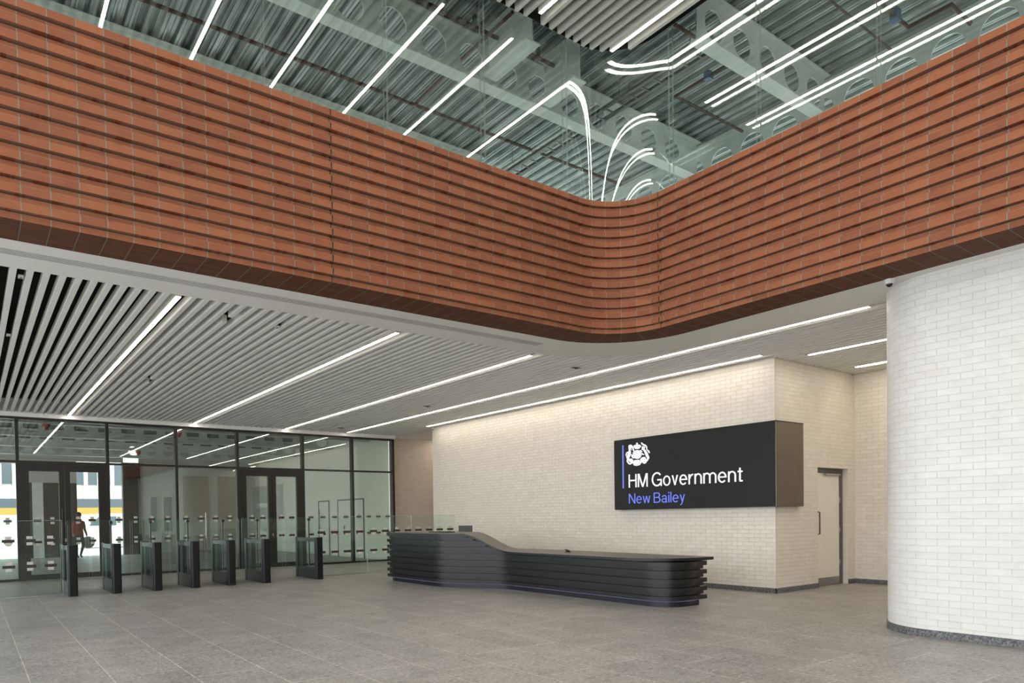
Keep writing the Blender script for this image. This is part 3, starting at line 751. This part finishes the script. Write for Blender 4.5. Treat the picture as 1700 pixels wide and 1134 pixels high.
# ------------------------------------------------------------------ glass screens either side of the turnstiles
def marks(parent, xs, zs, y, w=.20, h=.055, pw=.10):
    for x in xs:
        for z in zs:
            q = MB(); q.box(x-w/2, x+w/2, y-.0015, y, z-h/2, z+h/2); q.cur = 1
            for dz in (-.058, .058): q.box(x-pw/2, x+pw/2, y-.0015, y, z+dz-.027, z+dz+.027)
            q.build('marking', ['mark_dark', 'mark_pale'], parent)
def glass_screen(x0, x1, y, ztop_, label, xs, zs, base=True):
    t = thing('glass_screen', ((x0+x1)/2, y, 0), label, 'glass screen', 'frameless glass screens beside the turnstiles')
    m_ = MB(); m_.face([(x0,y,.012),(x1,y,.012),(x1,y,ztop_),(x0,y,ztop_)]); m_.face([(x0,y+.012,.012),(x0,y+.012,ztop_),(x1,y+.012,ztop_),(x1,y+.012,.012)])
    m_.cur = 1; m_.box(x0, x0+.004, y+.001, y+.011, .012, ztop_).box(x1-.004, x1, y+.001, y+.011, .012, ztop_).box(x0, x1, y+.001, y+.011, ztop_-.004, ztop_)
    m_.build('glass_pane', ['screen', 'edge'], t)
    MB().box(x0, x1, y-.008, y+.02, 0, .012).build('floor_channel', 'steel', t)
    if xs:
        marks(t, xs, zs, y-.0005)
glass_screen(-1.6, .22, 15.75, 1.445, 'frameless marked glass screen running out of the picture beyond the first turnstile', [-1.43,-1.09,-.76,-.42,-.09], (1.065,.58))
glass_screen(.24, 1.45, 15.75, 1.445, 'frameless marked glass screen butting against the first turnstile of the row', [.585,.92,1.255], (1.065,.58))
glass_screen(6.64, 8.19, 16.15, 1.45, 'frameless marked glass screen between the last turnstile and the desk', [6.96,7.31,7.64,7.99], (1.065,.58))
glass_screen(8.20, 9.50, 16.15, 1.45, 'frameless marked glass screen behind the high end of the desk', [8.38,8.72,9.06,9.40], (1.065,.58))
glass_screen(9.51, 10.90, 16.15, 1.45, 'frameless marked glass screen ending just short of the cream sign wall', [9.72,10.06,10.40,10.74], (1.065,.58))

# ------------------------------------------------------------------ glazed wall with two double doors
MX = [-2.2, -.55, .973, 2.911, 4.572, 6.212, 8.155, 9.78, 11.232]
gw = sroot('window_1', (4.5, YG, 0), 'dark framed full-height glazed wall between hall and lobby')
for x in MX: MB().box(x-.035, x+.035, YG-.03, YG+.13, .0, ZG).build('mullion', 'frame', gw)
MB().box(-5, 11.267, YG-.032, YG+.13, ZG-.045, ZG+.02).build('head_rail', 'frame', gw)
MB().box(-5, 11.267, YG-.031, YG+.10, ZT-.025, ZT+.025).build('transom', 'frame', gw)
s_ = MB()
for a, b_ in zip(MX[:-1], MX[1:]):
    if round(a,3) in (.973, 6.212): continue
    s_.box(a+.035, b_-.035, YG-.028, YG+.10, 0, .055)
s_.build('sill_rail', 'frame', gw)
def pane(parent, x0, x1, z0, z1, y=YG+.035):
    p = MB(); p.face([(x0,y,z0),(x1,y,z0),(x1,y,z1),(x0,y,z1)]); p.face([(x0,y+.028,z0),(x0,y+.028,z1),(x1,y+.028,z1),(x1,y+.028,z0)])
    return p.build('pane', 'pane', parent)
for a, b_ in zip(MX[:-1], MX[1:]):
    pane(gw, a+.035, b_-.035, ZT+.025, ZG-.045)
    if round(a,3) in (.973, 6.212): continue
    pane(gw, a+.035, b_-.035, .055, ZT-.025)
def gmarks(x0, x1, n, zs=(1.45,.93)):
    marks(gw, [x0+(x1-x0)*(k+.5)/n for k in range(n)], zs, YG+.034, .165, .06, .085)
gmarks(8.20, 9.74, 4); gmarks(9.82, 11.19, 4); gmarks(2.95, 4.53, 4); gmarks(4.61, 6.17, 4); gmarks(-.5, .93, 4)
MB().tube([(5.30,YG-.05,.90),(5.30,YG-.05,1.62)], .014, 10).box(5.29,5.31,YG-.05,YG+.036,1.0,1.02).box(5.29,5.31,YG-.05,YG+.036,1.5,1.52).build('pull_handle', 'steel', gw)
def double_door(name, x0, x1, label):
    d = sroot(name, ((x0+x1)/2, YG, 0), label)
    a, b_ = x0+.035, x1-.035; zt = ZT-.025; fw = .075
    MB().box(a, b_, YG-.026, YG+.12, zt-.075, zt).box(a, a+fw, YG-.026, YG+.12, 0, zt-.075).box(b_-fw, b_, YG-.026, YG+.12, 0, zt-.075).build('door_frame', 'frame', d)
    mid = (a+b_)/2
    for (u0, u1, hs) in ((a+fw, mid-.004, 1), (mid+.004, b_-fw, -1)):
        sw = .115
        lf = MB(); z0, z1 = .012, zt-.078
        lf.box(u0, u0+sw, YG-.04, YG+.05, z0, z1).box(u1-sw, u1, YG-.04, YG+.05, z0, z1).box(u0+sw, u1-sw, YG-.04, YG+.05, z1-.12, z1).box(u0+sw, u1-sw, YG-.04, YG+.05, z0, z0+.125)
        q = lf.build('door_leaf', 'frame', d)
        pane(q, u0+sw, u1-sw, z0+.125, z1-.12, YG-.005)
        if name == 'door_1' and hs == 1:
            hxx = u1-sw/2
            MB().tube([(hxx,YG-.10,.95),(hxx,YG-.10,1.75)], .017, 10).box(hxx-.012,hxx+.012,YG-.10,YG-.04,1.05,1.08).box(hxx-.012,hxx+.012,YG-.10,YG-.04,1.62,1.65).build('pull_handle', 'post', q)
        n = 2
        marks(d, [u0+sw+(u1-u0-2*sw)*(k+.5)/n for k in range(n)], (1.45,.93), YG-.0065, .165, .06, .085)
    MB().box(mid-.02, mid+.02, YG-.047, YG-.0405, .92, 1.0).build('lock_plate', 'steel', d)
double_door('door_1', .973, 2.911, 'dark framed glazed double door on the left of the glazed wall')
double_door('door_2', 6.212, 8.155, 'dark framed glazed double door on the right of the glazed wall')

# ------------------------------------------------------------------ lobby beyond the glazing
XL = 11.15
w = MB(); w.face([(XL,YG+.14,0),(XL,33,0),(XL,33,4.62),(XL,YG+.14,4.62)])
struct(w.build('wall_lobby_right', 'lobby_right'), 'pale plaster side wall of the lobby')
w = MB()
def fwall(x0, x1, z0=0, z1=4.62): w.box(x0, x1, 33.0, 33.2, z0, z1)
fwall(-5, .3); fwall(.3, 1.55, 3.75); fwall(1.55, 3.6, 3.0); fwall(3.6, 5.35, 3.9); fwall(5.95, XL)
struct(w.build('wall_lobby_far', 'lobby'), 'grey far wall of the lobby')
w = MB(); w.box(1.55, 2.05, 32.95, 33.15, 0, 3.0).box(2.42, 3.6, 32.95, 33.15, 0, 3.0).box(5.30, 5.98, 32.9, 33.2, 0, 3.9)
struct(w.build('trim_3', 'lobby_dark'), 'black panelling at the far end of the lobby')
struct(MB().box(2.05, 2.42, 32.9, 33.15, 0, 3.0).build('trim_4', 'beam'))
w = MB(); w.box(7.72, 8.80, 32.93, 33, .0, 3.4).box(9.22, 10.1, 32.93, 33, 0, 3.4)  # brown reflections of the hall's brick in the glazing, built as panels
struct(w.build('trim_5', 'taupe'), 'taupe panels on the far lobby wall standing in for reflected brick')
for nme, x0, x1 in (('window_2', 6.39, 6.62), ('window_3', 6.9, 7.24)):
    q = sroot(nme, ((x0+x1)/2, 32.98, 1.2))
    MB().box(x0-.04, x1+.04, 32.96, 32.999, .9, 2.5).build('window_frame', 'lobby', q); MB().box(x0, x1, 32.95, 32.959, .95, 2.45).build('dark_pane', 'ext_glass', q)
struct(MB().box(-5.2, 11.3, 20.34, 33.2, 4.62, 4.8).build('ceiling_lobby', 'dark_soffit'), 'dark lobby soffit')
# lobby door and framed opening on its side wall
for nme, y0, y1, lab in (('door_4', 25.05, 26.07, 'white lobby door with dark frame and long handle'), ('door_5', 22.15, 24.30, 'wide white lobby double door with thin dark frame')):
    q = sroot(nme, (XL, (y0+y1)/2, 0), lab)
    MB().box(XL-.03, XL-.001, y0, y0+.045, 0, 2.1).box(XL-.03, XL-.001, y1-.045, y1, 0, 2.1).box(XL-.03, XL-.001, y0+.045, y1-.045, 2.055, 2.1).build('door_frame', 'grey_frame', q)
    MB().box(XL-.015, XL-.0015, y0+.046, y1-.046, .01, 2.054).build('door_leaf', 'lobby_right', q)
    if nme == 'door_4':
        MB().tube([(XL-.08,y1-.20,.7),(XL-.08,y1-.20,1.75)], .018, 8).box(XL-.08,XL-.015,y1-.21,y1-.19,.8,.82).box(XL-.08,XL-.015,y1-.21,y1-.19,1.6,1.62).build('pull_handle', 'grey_frame', q)
    else:
        MB().box(XL-.016, XL-.0145, (y0+y1)/2-.008, (y0+y1)/2+.008, .01, 2.05).build('meeting_stile', 'grey_frame', q)
        MB().box(XL-.02, XL-.0155, y1-.6, y1-.5, 1.0, 1.14).build('push_plate', 'dark_steel', q)

# ------------------------------------------------------------------ cellular steel beams
def cell_beam(axis, p, a0, a1, zb_, zt_, hole_c, pitch, dia, label, holes=True, fl=.22):
    """axis 'x': runs along X at y=p; 'y': runs along Y at x=p. Web with a row of round holes, two flanges."""
    mid = (a0+a1)/2
    t = thing('cellular_beam' if holes else 'steel_beam', ((mid,p,zb_) if axis == 'x' else (p,mid,zb_)), label, 'steel beam', 'pale grey steel beams')
    def P(a, o, z): return (a, p+o, z) if axis == 'x' else (p+o, a, z)
    def bar(mb, o0, o1, z0, z1):
        if axis == 'x': mb.box(a0, a1, p+o0, p+o1, z0, z1)
        else: mb.box(p+o0, p+o1, a0, a1, z0, z1)
    f_ = MB(); bar(f_, -fl/2, fl/2, zb_, zb_+.022); bar(f_, -fl/2, fl/2, zt_-.022, zt_); f_.build('flange', 'beam', t)
    wb = MB(); za, zz = zb_+.022, zt_-.022; zc = (zb_+zt_)/2; r = dia/2
    if not holes:
        bar(wb, -.008, .008, za, zz)
    else:
        n0 = math.ceil((a0+r+.05-hole_c)/pitch); n1 = math.floor((a1-r-.05-hole_c)/pitch)
        cs = [hole_c+k*pitch for k in range(n0, n1+1)]
        cuts = [a0]+[(u+v_)/2 for u, v_ in zip(cs[:-1], cs[1:])]+[a1]
        ns = 32
        for ci, c_ in enumerate(cs):
            l, rgt = cuts[ci], cuts[ci+1]
            for o in (-.008, .008):
                for k in range(ns):
                    t0, t1 = 2*PI*k/ns, 2*PI*(k+1)/ns
                    def outer(t_):
                        dx, dz = math.cos(t_), math.sin(t_)
                        sx = ((rgt-c_) if dx > 0 else (c_-l))/max(abs(dx), 1e-6); sz = ((zz-zc) if dz > 0 else (zc-za))/max(abs(dz), 1e-6)
                        s0 = min(sx, sz); return (c_+dx*s0, zc+dz*s0)
                    i0, i1 = (c_+r*math.cos(t0), zc+r*math.sin(t0)), (c_+r*math.cos(t1), zc+r*math.sin(t1))
                    o0, o1 = outer(t0), outer(t1)
                    q = [P(i0[0],o,i0[1]), P(o0[0],o,o0[1]), P(o1[0],o,o1[1]), P(i1[0],o,i1[1])]
                    # corner fill
                    if abs(o0[0]-o1[0]) > 1e-6 and abs(o0[1]-o1[1]) > 1e-6:
                        cx_ = rgt if math.cos((t0+t1)/2) > 0 else l; cz_ = zz if math.sin((t0+t1)/2) > 0 else za
                        q = [q[0], q[1], P(cx_,o,cz_), q[2], q[3]]
                    wb.face(q if o < 0 else q[::-1])
            ring_ = [[P(c_+r*math.cos(2*PI*k/ns), o, zc+r*math.sin(2*PI*k/ns)) for k in range(ns)] for o in (-.008, .008)]
            wb.grid(ring_, closed=True)
    wb.build('web', 'beam', t)
    return t
ZD = 8.58
cell_beam('x', 8.60, -3, 11.6, 7.90, ZD, 4.229, .664, .43, 'pale cellular steel beam with round holes crossing behind the glass over the turnstile side')
cell_beam('x', 6.08, 8.22, 11.6, 7.90, ZD, 8.62, .664, .43, 'pale cellular steel beam starting at the glass above the sign wall side')
cell_beam('y', 11.80, -3, 11.2, 7.72, ZD, 4.334, .640, .46, 'deep pale cellular beam behind the brick parapet, its round holes peeping over the brick')
cell_beam('x', 11.42, -3, 8.5, 7.90, ZD, 2.0, .664, .43, 'pale beam far behind the turnstile-side parapet, only a thin strip showing above the brick')
cell_beam('x', 3.10, 8.22, 11.6, 7.90, ZD, 8.62, .664, .43, 'pale cellular steel beam at the top corner of the picture above the white curved wall')
cell_beam('y', 7.55, 7.66, 8.45, 7.92, ZD, 0, 1, .3, 'plain pale steel beam touching the rounded raft corner', holes=False, fl=.26)
cell_beam('y', 6.45, 7.45, 8.45, 7.95, ZD, 0, 1, .3, 'plain pale steel beam between the raft and the cellular beam', holes=False, fl=.26)
for y, s in ((21.7, 'first behind the glazed wall'), (24.9, 'second behind the glazed wall'), (28.3, 'third behind the glazed wall'), (31.6, 'last before the lobby exit')):
    cell_beam('x', y, -4.9, 11.1, 4.0, 4.6, .9, .66, .40, 'pale cellular beam under the lobby soffit, '+s, fl=.26)

for yy, zz, rr_, lab in ((23.3, 4.3, .05, 'pale service pipe crossing the lobby behind its first beam'), (26.6, 4.28, .07, 'pale service pipe crossing the lobby behind its second beam')):
    t = thing('service_pipe', (3, yy, zz), lab, 'pipe', 'service pipes in the lobby')
    MB().tube([(-4.9,yy,zz),(11.1,yy,zz)], rr_, 12).build('pipe_run', 'beam', t)
    for k in range(6): MB().tube([(-4+k*2.8,yy,zz),(-4+k*2.8,yy,4.62)], .008, 6).build('hanger', 'dark_steel', t)
# ------------------------------------------------------------------ corrugated roof deck above the first floor
def deck(name, x0, x1, y0, y1, z):
    m_ = MB(); pitch = .225; pr = [(0,0),(.028,0),(.034,.012),(.046,.012),(.052,0),(.08,0),(.10,.06),(.138,.06),(.144,.048),(.158,.048),(.164,.06),(.20,.06),(.225,0)]
    xs = []
    x = x0
    while x < x1:
        for a, h in pr[:-1]: xs.append((x+a, z+h))
        x += pitch
    m_.grid([[(a,y0,h) for a, h in xs], [(a,y1,h) for a, h in xs]], smooth=False)
    return m_.build(name, 'deck')
struct(deck('ceiling_deck', -5, 15.5, -7, 16, ZD+.001), 'ribbed galvanised metal roof deck')
struct(MB().box(-5, 15.5, -7, 16, 8.70, 8.95).build('roof', 'pavement'))

# ------------------------------------------------------------------ sprinkler pipes
t = thing('sprinkler_pipe', (4, 10.2, 8.3), 'long dark red sprinkler pipe with a branch, parallel to the cellular beam', 'pipe')
MB().tube([(-3,10.2,8.32),(11.2,10.2,8.32)], .03, 10).build('main_pipe', 'pipe', t)
MB().tube([(4.05,10.2,8.32),(4.05,11.3,8.32)], .025, 8).tube([(6.221,7.6,8.355),(6.221,10.2,8.355)], .025, 8).build('branch_pipe', 'pipe', t)
t = thing('sprinkler_pipe', (6, 8.2, 8.42), 'dark red pipe clipped along the top of the cellular beam', 'pipe')
MB().tube([(-3,8.22,8.42),(8.05,8.22,8.42)], .03, 10).build('main_pipe', 'pipe', t)
h_ = MB()
for k in range(9): h_.box(-2.4+k*1.2, -2.36+k*1.2, 8.19, 8.25, 8.42, ZD)
h_.build('hanger', 'dark_steel', t)
t = thing('sprinkler_pipe', (10.4, 6.4, 8.3), 'cranked dark red pipe with a blue valve above the sign wall side', 'pipe')
MB().tube([(8.3,6.5,8.38),(9.7,6.5,8.38),(9.7,7.6,8.38),(11.6,7.6,8.38)], .026, 8).tube([(9.2,4.55,8.3),(11.0,4.55,8.3),(11.0,4.0,8.3),(11.65,4.0,8.3)], .032, 8).build('main_pipe', 'pipe', t)
MB().box(10.55, 10.68, 4.50, 4.60, 8.24, 8.40).box(9.64,9.76,6.9,7.0,8.32,8.44).build('valve', 'blue_paint', t, 'blue valve')
MB().tube([(8.3,5.0,8.42),(11.6,5.0,8.42)], .018, 8).build('branch_pipe', 'pipe', t)
t = thing('cable_tray', (8.9, 7.6, 8.2), 'dark perforated cable tray hung behind the curved glass corner', 'cable tray')
MB().box(8.75, 8.80, 6.2, 11.2, 8.20, 8.25).box(9.0, 9.05, 6.2, 11.2, 8.20, 8.25).build('side_rail', 'dark_steel', t)
r_ = MB()
for k in range(20): r_.box(8.80, 9.0, 6.3+k*.25, 6.33+k*.25, 8.20, 8.215)
r_.build('rung', 'dark_steel', t)
h_ = MB()
for k in range(4): h_.tube([(8.775,6.6+k*1.4,8.25),(8.775,6.6+k*1.4,ZD)], .006, 6).tube([(9.025,6.6+k*1.4,8.25),(9.025,6.6+k*1.4,ZD)], .006, 6)
h_.build('hanger', 'dark_steel', t)
t = thing('smoke_detector', (10.9, 3.6, 8.5), 'small round white detector on the ribbed metal deck', 'smoke detector')
MB().tube([(10.7,3.75,8.585),(10.7,3.75,8.52),(10.7,3.75,8.50)], [.10,.10,.06], 16).build('detector_body', 'dome', t); MB().tube([(10.7,3.75,8.50),(10.7,3.75,8.48)], .035, 12).build('sensor_cage', 'dark_steel', t)

# ------------------------------------------------------------------ glass balustrade round the void (double pane)
ZGB, ZGT = ZP-.015, 8.56
def balustrade(span, label):
    """span: ('L',x0,x1) ('C',) ('R',y0,y1)"""
    t = thing('balustrade_panel', (0,0,0), label, 'glass panel', 'double glass panels round the void')
    for off in (.155, .2425):
        def line(o):
            if span[0] == 'L': return [(span[1],YB+o),(span[2],YB+o)]
            if span[0] == 'R': return [(XB+o,span[1]),(XB+o,span[2])]
            return [(CX-.055,YB+o)]+arc(CX, CY, RV+o, 90, 0, 48)
        L0, L1 = line(off), line(off+.010)
        m_ = MB()
        m_.grid([[(x,y,ZGB) for x,y in L0],[(x,y,ZGT) for x,y in L0]]); m_.grid([[(x,y,ZGT) for x,y in L1],[(x,y,ZGB) for x,y in L1]])
        m_.cur = 1
        for a, b_ in ((L0[0],L1[0]),(L0[-1],L1[-1])): m_.face([(*a,ZGB),(*b_,ZGB),(*b_,ZGT),(*a,ZGT)])
        m_.build('pane', ['balustrade', 'balustrade_edge'], t)
    return t
jl = [-.31, 1.15, 2.614, 4.075, 5.50, 6.945]
nl = ['flat balustrade glass panel over the turnstile-side brick, %s from the curved pane' % q for q in ('fifth', 'fourth', 'third', 'second', 'first')]
for a, b_, s in zip(jl[:-1], jl[1:], nl): balustrade(('L', a+.006, b_-.006), s)
balustrade(('C',), 'curved balustrade glass panel at the rounded corner of the void')
jr = [6.354, 5.02, 3.60, 2.19, .78]
nr = ['flat balustrade glass panel over the curved-wall-side brick, %s from the curved pane' % q for q in ('first', 'second', 'third', 'fourth')]
for a, b_, s in zip(jr[:-1], jr[1:], nr): balustrade(('R', b_+.006, a-.006), s)

# ------------------------------------------------------------------ batten raft over the void
ZR = 8.0
raft = thing('ceiling_raft', (3, 1, ZR), 'white batten ceiling raft with rounded black-edged corner hung high over the void', 'ceiling raft')
RX, RY, RRD = 7.86, 7.20, .75
def rpoly(o):
    return [(-3,-6.9),(RX+o,-6.9)]+arc(RX-RRD, RY-RRD, RRD+o, 0, 90, 20)+[(-3,RY+o)]
rim = MB(); rp0 = rpoly(0)
rim.grid([[(x,y,ZR+.03) for x,y in rp0],[(x,y,ZR+.20) for x,y in rp0]]); rim.build('rim', 'dark_rim', raft)
bk = MB(); bk.face([(x,y,ZR+.12) for x,y in rp0][::-1]); bk.face([(x,y,ZR+.20) for x,y in rp0]); bk.build('backing_board', 'dark_rim', raft)
rl = [(-.75), .41, 1.56, 2.712, 3.873, 5.08, 6.215, 7.545]
x = 5.785-.1492*57
while x < RX:
    if x > -2.9 and not any(abs(x-l) < .07 for l in rl):
        ye = RY-.02
        if x > RX-RRD: ye = RY-RRD+math.sqrt(max(.0, (RRD-.02)**2-(x-(RX-RRD))**2)) if x-(RX-RRD) < RRD-.02 else None
        if ye: MB().box(x-.026, x+.026, -6.85, ye, ZR, ZR+.115).build('batten', 'raft_batten', raft)
    x += .1492
hg = MB()
for (a, b_) in ((0,0),(0,5),(4,0),(4,5),(7,0),(7,5.5)): hg.tube([(a,b_,ZR+.2),(a,b_,ZD+.02)], .008, 6)
hg.build('hanger', 'dark_steel', raft)
rn = ['eighth and outermost', 'seventh', 'sixth', 'fifth', 'fourth', 'third', 'second', 'first']
rlab = {7.545: 'bright linear raft lamp ending at the rounded raft corner', 6.215: 'bright linear raft lamp whose tip shows at the top picture edge'}
for i, l in enumerate(rl):
    ye = 7.03 if l < 7 else 7.02
    linear_lamp(l, -6.8, ye, ZR, rlab.get(l, 'raft lamp seen only as a mirror image, %s from the rounded raft corner' % rn[i].replace('eighth and outermost', 'eighth')), 'linear lamps in the raft', 'raft_led', .05, .121)

# ------------------------------------------------------------------ cameras, sensors, spots
def dome_camera(x, y, z, r, label):
    t = thing('dome_camera', (x,y,z), label, 'security camera')
    MB().tube([(x,y,z),(x,y,z-.03),(x,y,z-.05)], [r,r*.96,r*.72], 20).build('mount_ring', 'dome', t)
    pts = [(x,y,z-.05-.6*r*math.sin(a)) for a in [PI/2*k/5 for k in range(6)]]; MB().tube(pts, [max(.004, r*.62*math.cos(PI/2*k/5)) for k in range(6)], 16).build('lens_dome', 'black', t)
dome_camera(8.37, 3.66, ZB-.001, .055, 'white dome camera under the bulkhead beside the white curved wall')
dome_camera(11.16, 17.62, ZC-.0, .035, 'tiny dark camera at the far top corner of the cream sign wall')
dome_camera(11.75, 20.55, ZC-.0, .035, 'tiny dark camera on the recess ceiling above the blush brick')
def spot(x, y, label):
    t = thing('emergency_spot', (x,y,ZC+.02), label, 'emergency light', 'emergency lights between battens')
    MB().box(x-.02, x+.02, y-.08, y+.08, ZC+.02, ZC+.37).build('bracket', 'void', t)
    MB().box(x-.024, x+.024, y-.036, y+.036, ZC-.004, ZC+.02).build('lamp_head', 'dome', t); MB().tube([(x,y,ZC-.004),(x,y,ZC-.008)], .014, 12).build('lens', 'black', t)
spot(.51, 9.05, 'small square emergency light in the dark batten gap close to the bulkhead')
spot(.51, 11.95, 'small square emergency light in the dark batten gap away from the bulkhead')
spot(3.50, 9.50, 'small square emergency light between battens after the first lamp')
def sensor(x, y, label):
    t = thing('ceiling_sensor', (x,y,ZC), label, 'sensor', 'dark ceiling sensors')
    MB().box(x-.09, x+.09, y-.05, y+.05, ZC-.006, ZC-.001).build('face_plate', 'grey_frame', t); MB().tube([(x,y,ZC-.006),(x,y,ZC-.022)], .02, 10).build('eye', 'black', t)
sensor(8.85, 19.0, 'small dark ceiling sensor by the end of the glazed wall')
sensor(8.90, 14.3, 'small dark ceiling sensor midway between the third and fourth lamps')
sensor(8.88, 9.2, 'small dark ceiling sensor close to the curved bulkhead corner')
def alarm(x, y, z, label):
    t = thing('alarm_beacon', (x,y,z), label, 'alarm', 'red alarm beacons in the lobby')
    MB().tube([(x,y,z),(x,y,z-.08)], .09, 14).build('sounder_base', 'red_paint', t); MB().tube([(x,y,z-.08),(x,y,z-.16)], [.07,.05], 14).build('beacon_lens', 'red_paint', t)
alarm(1.7, 21.7, 3.999, 'red alarm beacon seen through glass above the street-side double door')
alarm(5.0, 21.7, 3.999, 'red alarm beacon seen through glass above the plain bay between the doors')
alarm(5.1, 28.3, 3.999, 'red alarm beacon deep in the lobby under the third beam')

# ------------------------------------------------------------------ outside: street buildings, van, passer-by
bl = thing('street_building', (6, 62, 0), 'pale white office building with window bands across the street', 'building')
MB().box(-14, 24, 62, 76, -.03, 22).build('wall', 'ext_wall', bl)
for k in range(6):
    z = 3.4+k*3.2
    MB().box(-13, 23, 61.9, 62.0, z+.9, z+2.5).build('window_band', 'ext_glass', bl)
mu = MB()
for k in range(40): mu.box(-13+k*.92, -12.72+k*.92, 61.82, 61.9, 3.2, 22)
mu.build('pier', 'ext_wall', bl)
MB().box(-13, 23, 61.85, 62, -.03, 3.2).build('shopfront', 'ext_glass', bl)
hd = thing('hoarding', (8, 55, 0), 'yellow hoarding along the far pavement', 'hoarding')
MB().box(-10, 20, 55, 55.1, 1.95, 2.4).build('banner', 'yellow', hd); MB().box(-10, 20, 55.02, 55.08, -.03, 1.95).build('board', 'ext_wall', hd)
vn = thing('parked_van', (6.2, 44, 0), 'white parked van outside the lobby entrance', 'van')
p_ = [(4.5,.35),(4.5,.95),(5.1,1.15),(5.7,1.85),(8.6,1.9),(8.7,.35)]
m_ = MB(); a_ = [(x,43.2,z) for x,z in p_]; b_ = [(x,45.0,z) for x,z in p_]; m_.face(a_); m_.face(b_[::-1])
for k in range(len(p_)): m_.face([a_[k], b_[k], b_[(k+1)%len(p_)], a_[(k+1)%len(p_)]])
m_.build('body', 'van', vn)
MB().face([(5.25,43.19,1.2),(6.6,43.19,1.2),(6.6,43.19,1.7),(5.75,43.19,1.7)]).build('side_window', 'ext_glass', vn)
for xx in (5.2, 7.9): MB().tube([(xx,43.15,.31),(xx,43.4,.31)], .32, 18).build('wheel', 'tyre', vn)

def person():
    root = thing('person', (3.45, 31.2, 0), 'person in a red jacket and dark trousers walking in the lobby doorway', 'person')
    bm = bmesh.new(); L = bm.verts.layers.skin.verify()
    J = {}
    def v(n, co, r, rt=False):
        q = bm.verts.new(co); q[L].radius = (r, r*.85); q[L].use_root = rt; J[n] = q; return q
    v('pel', (0,0,.95), .150, True); v('bel', (0,0,1.12), .150); v('che', (0,.0,1.32), .170); v('neck', (0,0,1.47), .065); v('hd', (0,-.02,1.57), .085); v('hd2', (0,-.02,1.68), .088); v('hd3', (0,-.015,1.75), .05)
    for s, n in ((-1,'l'),(1,'r')):
        v(n+'sh', (s*.17,0,1.40), .075); v(n+'el', (s*.23,.05*s,1.14), .055); v(n+'wr', (s*.22,-.08-.05*s,.93), .04); v(n+'ha', (s*.215,-.10-.05*s,.85), .04)
        v(n+'hp', (s*.09,0,.88), .105); v(n+'kn', (s*.10,-.09*s-.02,.50), .075); v(n+'an', (s*.10,.10*s+.05,.10), .05); v(n+'ft', (s*.11,.10*s-.10,.045), .042)
    E_ = [('pel','bel'),('bel','che'),('che','neck'),('neck','hd'),('hd','hd2'),('hd2','hd3')]
    for n in 'lr': E_ += [('che',n+'sh'),(n+'sh',n+'el'),(n+'el',n+'wr'),(n+'wr',n+'ha'),('pel',n+'hp'),(n+'hp',n+'kn'),(n+'kn',n+'an'),(n+'an',n+'ft')]
    for a, b_ in E_: bm.edges.new((J[a], J[b_]))
    me = bpy.data.meshes.new('skeleton'); bm.to_mesh(me); bm.free()
    o = bpy.data.objects.new('skeleton', me); COL.objects.link(o)
    o.modifiers.new('skin', 'SKIN'); sb = o.modifiers.new('sub', 'SUBSURF'); sb.levels = 1; sb.render_levels = 1
    dg = bpy.context.evaluated_depsgraph_get(); m2 = bpy.data.meshes.new_from_object(o.evaluated_get(dg))
    bpy.data.objects.remove(o); bpy.data.meshes.remove(me)
    m2.materials.clear()
    for n in ('skin','jacket','trousers'): m2.materials.append(M[n])
    for p in m2.polygons:
        c = p.center; p.use_smooth = True
        p.material_index = 0 if c.z > 1.50 or (abs(c.x) > .16 and c.z < .93) else (1 if c.z > .92 else 2)
    b = bpy.data.objects.new('body', m2); COL.objects.link(b); b.parent = root
    hm = MB(); hm.tube([(0,.0,1.62),(0,.01,1.68),(0,.005,1.76),(0,0,1.80)], [.085,.105,.085,.02], 14)
    root_off = Vector((3.45,31.2,0)); hm.v = [tuple(Vector(p)+root_off) for p in hm.v]; hm.build('hair', 'hair', root)
    root.rotation_euler = (0,0,.3)
person()
for o in list(S.objects):
    if '_world' in o.keys(): del o['_world']
